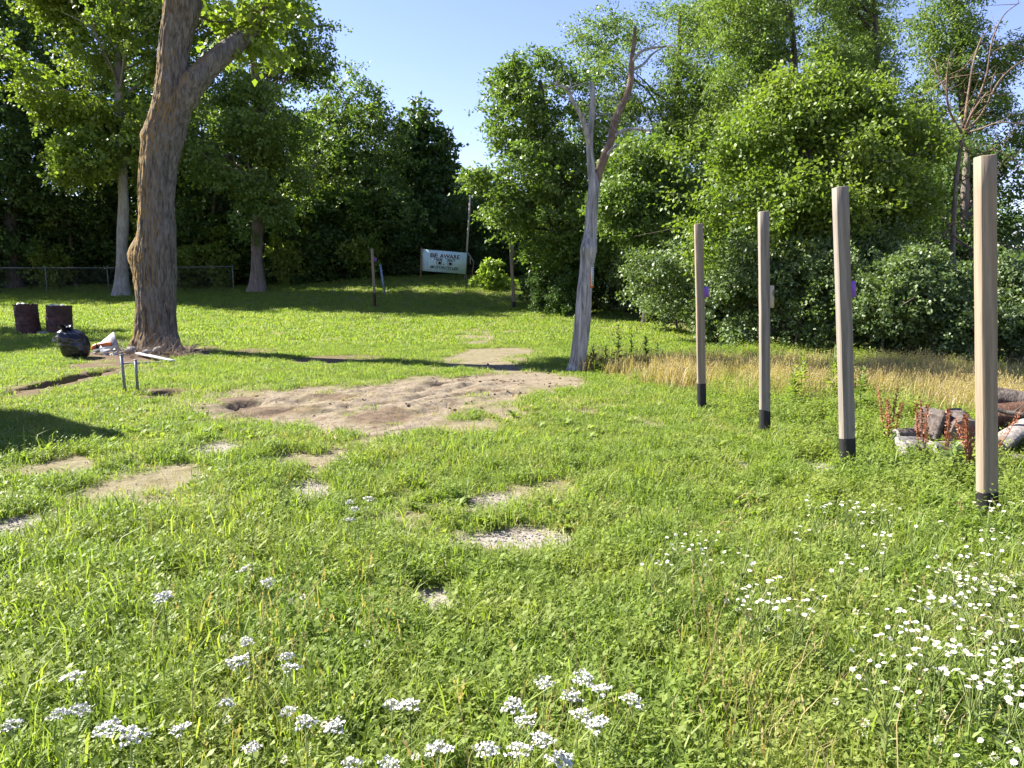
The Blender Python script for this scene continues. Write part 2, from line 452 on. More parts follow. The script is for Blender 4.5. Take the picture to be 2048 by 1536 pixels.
def loft(P, r, n, disp=None):
    d = np.gradient(P, axis=0) if len(P) > 2 else np.repeat([P[1] - P[0]], 2, 0)
    d = d / (np.linalg.norm(d, axis=1, keepdims=True) + 1e-9)
    a = np.array([0, 1., 0]) if abs(d[0][2]) > .6 else np.array([0, 0, 1.])
    u = np.cross(a, d); u /= np.linalg.norm(u, axis=1, keepdims=True) + 1e-9
    w = np.cross(d, u)
    th = np.arange(n) / n * 2 * np.pi
    R = r[:, None] * np.ones(n)
    if disp is not None: R = R * disp(P, th)
    V = P[:, None, :] + R[..., None] * (np.cos(th)[None, :, None] * u[:, None, :] + np.sin(th)[None, :, None] * w[:, None, :])
    m = len(P)
    i = np.arange(m - 1)[:, None] * n; j = np.arange(n)[None, :]; j2 = (j + 1) % n
    Q = np.stack([i + j, i + j2, i + n + j2, i + n + j], -1).reshape(-1, 4)
    return V.reshape(-1, 3), Q

def rotm(ax, ay, az):
    return np.array(Matrix.Rotation(az, 3, 'Z') @ Matrix.Rotation(ay, 3, 'Y') @ Matrix.Rotation(ax, 3, 'X'))

# ------------------------------------------------------------------ foliage
def unit(v): return v / (np.linalg.norm(v, axis=-1, keepdims=True) + 1e-9)

def leaf_mesh(name, C, D, L, W, mat, rng, upbias=.7):
    n = len(C)
    N = unit(rng.normal(size=(n, 3)) * .8 + np.array([0, 0, upbias]))
    D = unit(D); S = unit(np.cross(D, N)); N = np.cross(S, D)
    L = L * rng.uniform(.65, 1.25, n)[:, None]; W = W * rng.uniform(.7, 1.2, n)[:, None]
    b = C; t = C + D * L - N * L * .12
    mid = C + D * L * .42 + N * L * .06
    V = np.stack([b, mid + S * W / 2, t, mid - S * W / 2], 1).reshape(-1, 3)
    F = np.arange(4 * n).reshape(-1, 4)
    return mesh_np(name, V, F, mat, {'v': np.clip(rng.normal(.5, .25, n), 0, 1)})

def crown_points(blobs, n_cl, rng, hole=.40, shell=.55, nz=.75):
    """clump centres spread through overlapping ellipsoids, with gaps from low-frequency noise"""
    vol = np.array([b[3] * b[4] * b[5] for b in blobs]) ** .75
    k = rng.choice(len(blobs), n_cl * 3, p=vol / vol.sum())
    B = np.array([b[:6] for b in blobs])[k]
    d = unit(rng.normal(size=(len(k), 3)))
    rad = (shell + (1 - shell) * rng.random(len(k)) ** .6) * rng.uniform(.85, 1.12, len(k))
    C = B[:, :3] + d * B[:, 3:6] * rad[:, None]
    far = rng.random(len(k)) < .13
    C[far] = B[far, :3] + unit(d[far] + [0, 0, .5]) * B[far, 3:6] * rng.uniform(1.0, 1.38, far.sum())[:, None]
    off = rng.uniform(0, 50)
    nse = fbm(C[:, 0] * nz + off + C[:, 2] * .37, C[:, 2] * nz * 1.2 + C[:, 1] * nz * .8, 8, 3)
    C = C[nse > hole]
    return C[:n_cl]

def clump_leaves(C, per, cr, rng, flat=.55, droop=.25):
    n = len(C) * per
    c = np.repeat(C, per, 0)
    s = np.repeat(rng.uniform(.6, 1.35, len(C)), per)[:, None]
    # each clump is a spray of short shoots
    sh = np.repeat(unit(rng.normal(size=(len(C) * 5, 3)) * [1, 1, .55] + [0, 0, .1]), per // 5 + 1, 0)
    sh = sh.reshape(len(C), -1, 3)[:, :per].reshape(-1, 3)
    t = rng.random(n)[:, None] ** .7
    p = c + sh * t * cr * s * np.array([1, 1, flat * 1.4]) + rng.normal(size=(n, 3)) * cr * .20 * np.array([1, 1, flat])
    p[:, 2] -= droop * cr * (t[:, 0] ** 2)
    d = sh * .8 + rng.normal(size=(n, 3)) * .7 + np.array([0, 0, -.25])
    return p, d

def limbs(mb, trunk, C, rng, n=14, r0=.09, tips=.012, nseg=6):
    T = np.asarray(trunk)
    sel = C[rng.choice(len(C), min(n, len(C)), replace=False)]
    for q in sel:
        zt = q[2] - rng.uniform(.35, .75) * np.linalg.norm(q[:2] - T[-1, :2]) - rng.uniform(.2, 1.0)
        zt = np.clip(zt, T[0, 2] + (T[-1, 2] - T[0, 2]) * .35, T[-1, 2])
        s = np.array([np.interp(zt, T[:, 2], T[:, k]) for k in range(3)])
        m = s + (q - s) * .5 + rng.normal(size=3) * min(.22, .1 * np.linalg.norm(q - s)) + np.array([0, 0, .12 * np.linalg.norm(q - s)])
        rr = r0 * rng.uniform(.6, 1.15)
        mb.tube([s, s + (m - s) * .5 + rng.normal(size=3) * .08, m, q], [rr, rr * .75, rr * .5, tips], nseg, 3, False)
        for _ in range(2):
            e = m + (q - m) * rng.random() + rng.normal(size=3) * min(.7, .22 * np.linalg.norm(q - s))
            mb.tube([m, (m + e) / 2 + rng.normal(size=3) * .12, e], [rr * .4, rr * .25, tips * .7], 5, 2, False)

def blob(px, py, rx, rz, d, ry=None):
    c = Pd(px, py, d); k = d / FPX
    return (c[0], c[1], c[2], rx * k, (ry if ry else (rx + rz) / 2 * k), rz * k)

def make_tree(name, label, base, trunk, blobs, mats, n_cl, per, leaf, cr, seed, cat='tree', group=None,
              nl=14, r0=.09, hole=.40, shell=.5, flat=.55, droop=.25, upbias=.7, nz=.75, tn=10):
    """trunk: list of (x,y,z,r) in world space"""
    rng = np.random.default_rng(seed)
    base = np.asarray(base, float)
    root = thing(name, label, cat, base, 0, group)
    C = crown_points([(b[0] - base[0], b[1] - base[1], b[2] - base[2], *b[3:6]) for b in blobs], n_cl, rng, hole, shell, nz)
    mb = MB()
    T = np.array([np.asarray(t[:3]) - base for t in trunk])
    R = np.array([t[3] for t in trunk])
    if len(T):
        def dsp(P, th):
            a = np.cos(th * 3 + 1)[None, :] * .06 + np.cos(th * 5)[None, :] * .04
            z = P[:, 2:3]
            return 1 + a * np.exp(-z * 1.2) * 2.5 + .08 * np.sin(z * 2.1 + th[None, :] * 2 + seed) + .3 * np.exp(-z * 3.0)
        mb.tube(T, R, tn, 6, False, dsp)
        limbs(mb, T, C, rng, nl, r0)
        mb.build('trunk', mats[1], root, True)
    p, d = clump_leaves(C, per, cr, rng, flat, droop)
    add('crown', leaf_mesh('crown', p, d, leaf[0], leaf[1], mats[0], rng, upbias), root)
    return root

def copy_thing(src, loc, rz, scale=(1, 1, 1), label=None, group=None):
    r = src.copy(); COL.objects.link(r)
    r.location = loc; r.rotation_euler = (0, 0, rz); r.scale = scale
    if label: r['label'] = label
    if group: r['group'] = group
    def rec(a, b):
        for ch in [c for c in bpy.data.objects if c.parent == a]:
            c = ch.copy(); COL.objects.link(c); c.parent = b
            rec(ch, c)
    rec(src, r)
    return r

# ------------------------------------------------------------------ ground
def axis(parts):
    out = [parts[0][0]]
    for a, b, s in parts:
        k = max(int(round((b - a) / s)), 1)
        out += list(a + (b - a) * (np.arange(k) + 1) / k)
    return np.array(out)
gx = axis([(-900, -200, 100), (-200, -60, 20), (-60, -24, 3), (-24, -9, .22), (-9, 8, .055), (8, 20, .3), (20, 60, 4), (60, 200, 20), (200, 900, 100)])
gy = axis([(-200, -20, 30), (-20, 0, 2), (0, 1.5, .25), (1.5, 6, .04), (6, 12.5, .032), (12.5, 20, .06), (20, 45, .25), (45, 80, 3), (80, 240, 20), (240, 1400, 100)])
XX, YY = np.meshgrid(gx, gy)
ZZ = ground_z(XX.ravel(), YY.ravel())
nx, ny = len(gx), len(gy)
ii = (np.arange(ny - 1)[:, None] * nx + np.arange(nx - 1)[None, :])
GF = np.stack([ii, ii + 1, ii + nx + 1, ii + nx], -1).reshape(-1, 4)
gme = mesh_np('ground', np.c_[XX.ravel(), YY.ravel(), ZZ], GF, 'ground', None, True)
gw = wear(XX.ravel(), YY.ravel())
hm = np.zeros(XX.size)
for cx, cy, rx, ry, dep in HOLES:
    hm = np.maximum(hm, sstep(1.5, .8, np.sqrt(((XX.ravel() - cx) / rx) ** 2 + ((YY.ravel() - cy) / ry) ** 2)))
gw['dark'] = np.maximum(gw['dark'], hm)
for k in gw:
    a = gme.attributes.new(k, 'FLOAT', 'POINT'); a.data.foreach_set('value', gw[k].astype(np.float32))
ground = add('ground', gme); ground['kind'] = 'structure'
tag(ground, 'uneven lawn ground with worn dirt and gravel patches', None, None, 'structure')

# ------------------------------------------------------------------ scattered ground cover (stuff)
def clump_mesh(name, mat, rng, blades=0, R=.12, h=(.05, .1), w=.005, lean=.5, clover=0, ch=(.03, .08), cs=.012, broad=0, seed_heads=0, rosette=0):
    V, Q, T, a = [], [], [], []
    def push(vs, qs, ts, val):
        k = sum(len(v) for v in V); V.append(np.asarray(vs, float))
        for q in qs: Q.append([i + k for i in q]); 
        for t in ts: T.append([i + k for i in t])
        a.append((len(qs), len(ts), val))
    for _ in range(blades):
        r, th = R * math.sqrt(rng.random()), rng.uniform(0, 6.283)
        b = np.array([r * math.cos(th), r * math.sin(th), -.01])
        hh = rng.uniform(*h); az = rng.uniform(0, 6.283); ln = lean * rng.uniform(.2, 1.3) * hh
        dr = np.array([math.cos(az), math.sin(az), 0]); sd = np.array([-dr[1], dr[0], 0]) * w * rng.uniform(.6, 1.4) / 2
        m = b + dr * ln * .35 + [0, 0, hh * .62]; t = b + dr * ln + [0, 0, hh * rng.uniform(.75, 1)]
        push([b - sd, b + sd, m + sd * .9, m - sd * .9, t], [[0, 1, 2, 3]], [[3, 2, 4]], rng.random())
        if seed_heads and rng.random() < seed_heads:
            for k in range(7):
                q = t + dr * .004 * (k - 3) + [0, 0, .010 * (k - 4)]
                e = rng.normal(size=3) * .0028
                push([q, q + e + [0, 0, .007], q + e * .6 + [0, 0, .015], q - e + [0, 0, .007]], [[0, 1, 2, 3]], [], rng.random())
    for _ in range(clover):
        r, th = R * math.sqrt(rng.random()), rng.uniform(0, 6.283)
        c = np.array([r * math.cos(th), r * math.sin(th), rng.uniform(*ch)])
        tilt = rng.normal(size=2) * .35
        val = rng.random(); s = cs * rng.uniform(.7, 1.4); a0 = rng.uniform(0, 6.283)
        for k in range(3):
            an = a0 + k * 2.094; d = np.array([math.cos(an), math.sin(an), 0]); d[2] = d[:2] @ tilt + .1
            e = np.array([-d[1], d[0], 0]); 
            push([c, c + d * s * .75 - e * s * .55, c + d * s * 1.35, c + d * s * .75 + e * s * .55], [[0, 1, 2, 3]], [], val)
    for k in range(rosette):
        a_ = k * 2.4 + rng.normal() * .3; L = rng.uniform(.05, .12); d = np.array([math.cos(a_), math.sin(a_), rng.uniform(.35, 1.3)]); d /= np.linalg.norm(d)
        e = np.array([-math.sin(a_), math.cos(a_), 0]) * L * .15; c = np.array([0, 0, .0]); m = c + d * L * .55; t = m + (d * [1.2, 1.2, .35]) * L * .45
        push([c - e * .3, c + e * .3, m + e, m - e, t], [[0, 1, 2, 3]], [[3, 2, 4]], rng.random())
    for _ in range(broad):
        r, th = R * math.sqrt(rng.random()), rng.uniform(0, 6.283)
        b = np.array([r * math.cos(th), r * math.sin(th), 0]); hh = rng.uniform(*h)
        nlv = 7
        top = b + np.array([rng.normal() * .15 * hh, rng.normal() * .15 * hh, hh])
        for k in range(nlv):
            t = (k + 1) / nlv; q = b + (top - b) * t
            an = k * 2.4 + th; L = .016 + .022 * (1 - t) + rng.random() * .010
            d = np.array([math.cos(an), math.sin(an), .45]); e = np.array([-d[1], d[0], 0])
            push([q, q + d * L * .5 - e * L * .28, q + d * L, q + d * L * .5 + e * L * .28], [[0, 1, 2, 3]], [], rng.random())
    va = [v for nq, nt, v in a for _ in range(nq)] + [v for nq, nt, v in a for _ in range(nt)]
    F = [np.array(Q)] + ([np.array(T)] if T else [])
    return mesh_np(name, np.concatenate(V), F, mat, {'v': va})

def scatter(name, label, cat, pts, scl, meshes, rng, tilt=.12):
    n = len(pts)
    src = bpy.data.collections.new(name + '_pieces')
    for k, me in enumerate(meshes):
        o = bpy.data.objects.new(f'{name}_piece', me); src.objects.link(o)
    me = bpy.data.meshes.new(name)
    me.vertices.add(n); me.vertices.foreach_set('co', np.asarray(pts, np.float32).ravel())
    a = me.attributes.new('rot', 'FLOAT_VECTOR', 'POINT')
    rot = np.c_[rng.normal(size=n) * tilt, rng.normal(size=n) * tilt, rng.uniform(0, 6.283, n)]
    a.data.foreach_set('vector', rot.astype(np.float32).ravel())
    a = me.attributes.new('scl', 'FLOAT', 'POINT'); a.data.foreach_set('value', np.asarray(scl, np.float32))
    a = me.attributes.new('idx', 'INT', 'POINT'); a.data.foreach_set('value', rng.integers(0, len(meshes), n).astype(np.int32))
    o = add(name, me)
    tag(o, label, cat, None, 'stuff')
    ng = bpy.data.node_groups.new(name, 'GeometryNodeTree')
    ng.interface.new_socket('Geometry', in_out='INPUT', socket_type='NodeSocketGeometry')
    ng.interface.new_socket('Geometry', in_out='OUTPUT', socket_type='NodeSocketGeometry')
    N, Lk = ng.nodes, ng.links
    gi, go = N.new('NodeGroupInput'), N.new('NodeGroupOutput')
    ci = N.new('GeometryNodeCollectionInfo'); ci.inputs['Collection'].default_value = src
    ci.inputs['Separate Children'].default_value = True; ci.inputs['Reset Children'].default_value = True
    ip = N.new('GeometryNodeInstanceOnPoints'); ip.inputs['Pick Instance'].default_value = True
    def at(nm, ty):
        q = N.new('GeometryNodeInputNamedAttribute'); q.data_type = ty; q.inputs['Name'].default_value = nm; return q.outputs['Attribute']
    Lk.new(gi.outputs[0], ip.inputs['Points']); Lk.new(ci.outputs[0], ip.inputs['Instance'])
    Lk.new(at('idx', 'INT'), ip.inputs['Instance Index'])
    er = N.new('FunctionNodeEulerToRotation'); Lk.new(at('rot', 'FLOAT_VECTOR'), er.inputs[0]); Lk.new(er.outputs[0], ip.inputs['Rotation'])
    Lk.new(at('scl', 'FLOAT'), ip.inputs['Scale'])
    Lk.new(ip.outputs[0], go.inputs[0])
    md = o.modifiers.new('scatter', 'NODES'); md.node_group = ng
    return o

def wedge(n, d0, d1, rng, margin=1.6):
    """random points on the ground in view (with some margin to either side)"""
    d = np.sqrt(rng.uniform(d0 ** 2, d1 ** 2, n))
    x = rng.uniform(-1, 1, n) * (.72 * d + margin)
    return x, d

def hedge_x(y):
    """left edge of the hedge and wood on the right"""
    return np.interp(y, [8, 11.5, 15, 22, 27, 31, 36, 60], [9.5, 6.1, 4.95, 4.0, 3.1, 2.2, .9, .9])

def put(name, label, cat, n, d0, d1, scale, meshes, seed, mask=None, tilt=.12, wear_k=1.0, lift=0):
    rng = np.random.default_rng(seed)
    x, y = wedge(n, d0, d1, rng)
    w = wear(x, y); bare = np.maximum(np.maximum(w['tan'], w['gravel']), w['dark'] * .9)
    for cx, cy, rx, ry, dep in HOLES:
        bare = np.maximum(bare, (np.sqrt(((x - cx) / rx) ** 2 + ((y - cy) / ry) ** 2) < .9) * 1.0)
    keep = rng.random(n) > sstep(.18, .75, bare) * wear_k
    if mask is not None: keep &= rng.random(n) < mask(x, y)
    x, y = x[keep], y[keep]
    s = rng.uniform(scale[0], scale[1], len(x)) * (1 - .35 * bare[keep])
    return scatter(name, label, cat, np.c_[x, y, ground_z(x, y) + lift], s, meshes, rng, tilt)

r_ = np.random.default_rng(11)
LAWN = [clump_mesh('lawn_tuft', 'grass', r_, 60, .13, (.025, .07), .0048, .9, 10, (.01, .04), .009) for _ in range(5)]
FAR = [clump_mesh('far_tuft', 'grass', r_, 55, .20, (.03, .075), .012, .8) for _ in range(4)]
ROSE = [clump_mesh('rosette', 'weed', r_, 4, .03, (.06, .12), .004, .6, rosette=14) for _ in range(4)]
WEED = [clump_mesh('weed_tuft', 'weed', r_, 56, .12, (.05, .15), .0042, .6, 34, (.02, .08), .0085, 5) for _ in range(5)]
LUSH = [clump_mesh('lush_weed', 'weed', r_, 14, .13, (.08, .24), .005, .6, 30, (.04, .15), .011, 12) for _ in range(4)]
STALK = [clump_mesh('dry_stalk', 'dry', r_, 6, .10, (.16, .40), .0026, .55, 0, seed_heads=.55) for _ in range(5)]
DRY = [clump_mesh('dry_tuft', 'dry', r_, 26, .14, (.16, .42), .0055, .5, 0, seed_heads=.5) for _ in range(4)]
THATCH = [clump_mesh('thatch', 'dry', r_, 16, .13, (.02, .085), .0035, 1.3) for _ in range(3)]
TALLG = [clump_mesh('tall_tuft', 'weed', r_, 22, .10, (.10, .26), .0055, .75) for _ in range(4)]

not_hedge = lambda x, y: (x < hedge_x(y) + .6) * 1.0
right_zone = lambda x, y: sstep(1.7, 2.8, x - .12 * (y - 4)) * sstep(10.8, 9.6, y) * sstep(3.6, 4.6, y)
dry_zone = lambda x, y: np.clip(sstep(.9, 2.6, x + (fbm(x, y, 6) - .5) * 1.5) * sstep(9.2, 10.6, y + .85 * (x - 3) + (fbm(x, y, 4) - .5) * 2.2) * sstep(13.4, 12.0, y + .15 * (x - 1)), 0, 1)
fore = lambda x, y: sstep(4.6, 3.0, y + (fbm(x * .9, y * .9, 14) - .5) * 2.2)
put('lawn_grass', 'short green grass of the near lawn between bare patches', 'grass', 8200, 1.7, 8.2, (.7, 1.25), LAWN, 1, lambda x, y: not_hedge(x, y) * (1 - .45 * fore(x, y)))
put('mid_lawn_grass', 'short green lawn grass around the bare dirt and tree bases', 'grass', 13000, 8.0, 17, (.95, 1.5), LAWN, 2, lambda x, y: not_hedge(x, y) * (1 - .8 * dry_zone(x, y)))
put('far_lawn_grass', 'mown grass on the rise up to the wood', 'grass', 22000, 16.5, 41, (1.0, 1.5), FAR, 3, not_hedge)
put('weed_cover', 'clover and low leafy weeds mixed with grass in the foreground', 'weeds', 8500, 1.7, 6.5, (.7, 1.3), WEED, 4, lambda x, y: np.clip(.12 + fore(x, y) * .9 + .35 * (fbm(x * 1.2, y * 1.2, 9) > .56), 0, 1) * not_hedge(x, y))
put('tall_grass_cover', 'unmown grass tufts standing above the foreground clover', 'grass', 3600, 1.7, 7, (.6, 1.2), TALLG, 5, lambda x, y: np.clip(fore(x, y) * (fbm(x * 1.5, y * 1.5, 19) > .47) + .12 * (fbm(x * 2, y * 2, 29) > .55), 0, 1))
put('rosette_cover', 'low plantain and dandelion rosettes in the near lawn', 'weeds', 3400, 1.8, 8.5, (.6, 1.25), ROSE, 13, lambda x, y: np.clip(.15 + 2.2 * (fbm(x * 1.1 + 2, y * 1.1, 47) - .42), 0, 1) * not_hedge(x, y))
put('dry_stalk_cover', 'thin straw coloured seed stalks scattered through the foreground weeds', 'grass', 900, 1.8, 5.2, (.6, 1.15), STALK, 6, lambda x, y: fore(x, y) * sstep(.45, .62, fbm(x * 1.1 + 3, y * 1.1, 39)) * .9)
put('lush_weed_cover', 'lush yellow green weeds around the squared posts and logs', 'weeds', 6500, 3.6, 11, (.75, 1.3), LUSH, 7, lambda x, y: right_zone(x, y) * (1 - .8 * dry_zone(x, y)) * np.clip(.35 + 1.3 * (fbm(x, y, 49) - .3), 0, 1) * not_hedge(x, y))
put('dry_grass_cover', 'tall straw coloured dry grass in front of the hedge', 'grass', 19000, 7.6, 13.8, (.7, 1.15), DRY, 8, lambda x, y: dry_zone(x, y) * np.clip(.25 + 1.6 * (fbm(x * 1.3, y * 1.3, 59) - .36), 0, 1) * not_hedge(x, y))
put('hedge_foot_cover', 'green weeds growing along the foot of the hedge', 'weeds', 9000, 8.8, 15, (.8, 1.5), LUSH, 9, lambda x, y: (np.abs(x - hedge_x(y) - .1) < .8) * .8 + dry_zone(x, y) * .12)
put('thatch_cover', 'short dry brown grass blades lying through the near lawn', 'grass', 5200, 1.8, 10, (.7, 1.4), THATCH, 10, lambda x, y: np.clip(.10 + 1.9 * (fbm(x * .9 + 7, y * .9, 97) - .42), 0, 1), .2, .35)
# loose stones in the gravel patches
def stone_mesh(rng):
    V = unit(np.array([[1, 0, 0], [-1, 0, 0], [0, 1, 0], [0, -1, 0], [0, 0, 1], [0, 0, -1.]])) * rng.uniform(.6, 1.2, (6, 1)) * [1, .8, .55]
    F = [[0, 2, 4], [2, 1, 4], [1, 3, 4], [3, 0, 4], [2, 0, 5], [1, 2, 5], [3, 1, 5], [0, 3, 5]]
    return mesh_np('pebble', V, np.array(F), 'stone', {'v': rng.random(8)})
rs = np.random.default_rng(31)
x, y = wedge(90000, 2.0, 10, rs); w = wear(x, y)
k = rs.random(len(x)) < w['gravel'] * .8 + w['tan'] * .05
x, y = x[k], y[k]
scatter('loose_gravel', 'loose grey gravel showing in the bare patches', 'gravel', np.c_[x, y, ground_z(x, y) + .002], rs.uniform(.004, .013, len(x)), [stone_mesh(rs) for _ in range(4)], rs, .5)
# clods on the churned dirt
x, y = wedge(26000, 8.0, 14, rs); w = wear(x, y)
k = rs.random(len(x)) < sstep(.4, 1, w['tan']) * .20 * (fbm(x * 2, y * 2, 71) > .52)
x, y = x[k], y[k]
CLOD = []
for _ in range(3):
    me = stone_mesh(rs); me.materials.clear(); me.materials.append(M['clod']); CLOD.append(me)
scatter('dirt_clods', 'small clods of dug earth on the churned dirt', 'dirt', np.c_[x, y, ground_z(x, y)], rs.uniform(.012, .045, len(x)), CLOD, rs, .5)

# ------------------------------------------------------------------ trees
def gp(px, py): 
    p = G(px, py); return np.array([p[0], p[1], gz(p[0], p[1])])
def gd(px, d):
    """ground point in the direction of pixel column px at distance d"""
    x = (px - 1024) / FPX * d * 1.0
    return np.array([x, d, gz(x, d)])
def straight(base, top, r0, r1, k=5, wob=.12, seed=0):
    rg = np.random.default_rng(seed); out = []
    for i in range(k):
        t = i / (k - 1); p = base + (top - base) * t
        if 0 < i: p = p + np.array([rg.normal() * wob, rg.normal() * wob, 0])
        out.append((*p, r0 + (r1 - r0) * t))
    return out

# --- the big lichen-covered tree
D1 = 15.1
b1 = gd(312, D1)
root = thing('shade_tree', 'massive leaning tree trunk with orange lichen on one side and junk at its foot', 'tree', b1)
prof = [(738, 255, 372), (712, 264, 366), (690, 271, 356), (660, 276, 351), (600, 276, 349), (560, 275, 348), (520, 274, 348), (480, 279, 347), (440, 281, 346),
        (400, 282, 344), (360, 282, 347), (320, 285, 351), (280, 289, 360), (240, 301, 369), (205, 310, 378), (150, 318, 374), (100, 322, 376), (50, 328, 386), (10, 332, 398), (-40, 334, 392), (-110, 338, 388), (-200, 345, 385)]
kk = D1 / FPX
P, R = [], []
for py, xa, xb in prof:
    P.append(Pd((xa + xb) / 2, py, D1) - b1); R.append((xb - xa) / 2 * kk)
P, R = smooth_path(np.array(P), np.array(R), 14)
nseg = 150
def bark_disp(P, th):
    z = P[:, 2:3]; t = th[None, :] + 0 * z; zz = z + 0 * t
    d = 1 + .05 * (fbm(np.cos(t) * 2.2 + 5, np.sin(t) * 2.2 + zz * .9, 3, 3) - .5) * 2
    d += .075 * (fbm(t * 9.5 + .9 * np.sin(zz * 1.3), zz * 2.0, 13, 3) - .5) * 2
    d += .055 * (fbm(t * 26, zz * 8, 23, 3) - .5) * 2
    d += (.10 * np.cos(t * 5 + .6) + .07 * np.cos(t * 8 + 2) + .10) * np.exp(-np.clip(zz + .05, 0, 9) * 3.2)
    # burls and a broken stub on the sunny side
    def bump(t0, z0, st, sz, a): return a * np.exp(-((np.angle(np.exp(1j * (t - t0)))) / st) ** 2 - ((zz - z0) / sz) ** 2)
    d += bump(TL, 1.92, .55, .30, .42) + bump(TL, 4.18, .33, .13, .22) + bump(TL + 1.5, 5.2, .35, .12, .12) + bump(TL + 2.6, 2.3, .5, .3, .08) + bump(TL, 1.45, .5, .35, .14)
    return d
TL = None
# angle of the -x side in the loft frame
dd = unit(P[2] - P[1]); u0 = unit(np.cross(np.array([0, 1., 0]), dd)); w0 = np.cross(dd, u0)
TL = math.atan2(np.array([-1., 0, 0]) @ w0, np.array([-1., 0, 0]) @ u0)
mb = MB(); mb.tube(P, R, nseg, 0, False, bark_disp)
mb.build('trunk', 'bark_big', root, True)
def limb_px(pts, d, n=28, r=None):
    pp = np.array([Pd(a, b, d + dz) - b1 for a, b, w, dz in pts]); rr = np.array([w / 2 * d / FPX for a, b, w, dz in pts])
    return smooth_path(pp, rr, 8)
def knobby(P, th):
    z = np.arange(len(P))[:, None] * .12; t = th[None, :] + 0 * z
    return 1 + .16 * (fbm(t * 5, z * 3 + t * 0, 43, 3) - .5) + .10 * (fbm(t * 2, z + 0 * t, 53, 2) - .5)
lp, lr = limb_px([(348, 235, 40, 0), (368, 195, 50, 0), (388, 165, 46, 0), (412, 140, 42, .1), (446, 108, 38, .2), (490, 70, 32, .5), (530, 20, 26, .8), (560, -60, 20, 1.0), (580, -150, 14, 1.1)], D1)
mb = MB(); mb.tube(lp, lr, 28, 0, True, knobby); mb.build('limb', 'bark_big', root, True)
lp, lr = limb_px([(345, -60, 54, 0), (330, -140, 44, .2), (300, -260, 36, .5), (280, -380, 26, .7), (270, -520, 12, 1)], D1)
mb = MB(); mb.tube(lp, lr, 20, 0, True, knobby); mb.build('limb', 'bark_big', root, True)
lp, lr = limb_px([(380, -20, 50, 0), (405, -90, 42, -.2), (430, -200, 34, -.5), (470, -330, 24, -.7), (500, -480, 12, -1)], D1)
mb = MB(); mb.tube(lp, lr, 20, 0, True, knobby); mb.build('limb', 'bark_big', root, True)
rg = np.random.default_rng(101)
bl = [blob(500, 30, 70, 60, 15.8), blob(455, 70, 40, 40, 15.9), blob(540, 90, 45, 50, 16.0), blob(560, -60, 90, 60, 16.2), blob(280, -640, 130, 80, 16.0), blob(500, -620, 120, 80, 14.2)]
bl = [(b[0] - b1[0], b[1] - b1[1], b[2] - b1[2], *b[3:]) for b in bl]
C = crown_points(bl, 150, rg, .40, .4)
p, d = clump_leaves(C, 45, .42, rg, .6, .4)
add('crown', leaf_mesh('crown', p, d, .15, .12, 'maple', rg), root)
mb = MB()
limbs(mb, np.array([lp[0], lp[-1]]), C, rg, 0)
for q in C[rg.choice(len(C), 26, replace=False)]:
    s0 = np.array([.5, .1, 6.6]) if q[2] < 9 else np.array([.8, 0, 8.5])
    s0 = s0 + (q - s0) * .35
    mb.tube([s0, (s0 + q) / 2 + rg.normal(size=3) * .15, q], [.03, .02, .006], 5, 3, False)
mb.build('twigs', 'bark_dark', root, True)['kind'] = 'stuff'

# --- trees at the back left
b = gp(245, 592)
make_tree('maple_tree', 'sunlit maple with smooth pale trunk standing just in front of the wire fence', b,
          [(*b, .30), (*Pd(244, 500, b[1]), .235), (*Pd(247, 400, b[1]), .22), (*Pd(240, 250, b[1]), .19), (*Pd(236, 80, b[1]), .14), (*Pd(230, -60, b[1]), .05)],
          [blob(170, 60, 130, 110, b[1]), blob(110, 170, 80, 70, b[1] - .6), blob(250, 260, 90, 70, b[1] - 1), blob(190, 300, 70, 60, b[1] - 1.3), blob(290, 90, 110, 100, b[1] - .6),
           blob(215, -40, 150, 60, b[1]), blob(140, 330, 50, 40, b[1] - 1), blob(300, 330, 60, 50, b[1] + .5), blob(75, 40, 60, 70, b[1] - .5), blob(330, 200, 60, 80, b[1])],
          ('maple', 'bark_pale'), 950, 45, (.17, .145), .50, 201, nl=20, r0=.07, hole=.47, shell=.4, droop=.45, nz=.55)
b = gp(515, 584)
make_tree('walnut_tree', 'dark shady tree with a furrowed brown trunk behind the leaning trunk', b,
          [(*b, .34), (*Pd(514, 500, b[1]), .26), (*Pd(516, 420, b[1]), .24), (*Pd(520, 250, b[1]), .2), (*Pd(500, 60, b[1]), .14), (*Pd(490, -60, b[1]), .05)],
          [blob(480, 100, 120, 110, b[1]), blob(540, 230, 100, 90, b[1] - .8), blob(575, 90, 75, 80, b[1]), blob(470, 320, 100, 70, b[1] - 1), blob(600, 190, 55, 60, b[1] - .6),
           blob(560, 380, 90, 55, b[1] - .6), blob(470, -30, 120, 55, b[1]), blob(620, 130, 40, 40, b[1]), blob(410, 220, 70, 90, b[1]), blob(510, 430, 70, 40, b[1] - 1)],
          ('elm', 'bark_mid'), 900, 45, (.16, .11), .5, 202, nl=22, r0=.08, hole=.47, shell=.4, droop=.4, nz=.55)
b = gd(690, 40)
make_tree('hackberry_tree', 'rounded olive green tree behind the wood edge with its top in the sky', b,
          straight(b, Pd(700, 190, 40.5), .3, .08, 6, .2, 3),
          [blob(705, 235, 65, 85, 40), blob(690, 360, 110, 110, 39), blob(775, 330, 65, 90, 40.5), blob(645, 290, 70, 110, 41), blob(740, 420, 110, 80, 39), blob(640, 450, 90, 80, 39)],
          ('elm', 'bark_dark'), 850, 45, (.19, .12), .6, 203, nl=20, hole=.44, shell=.4, nz=.5)
b = gd(852, 42)
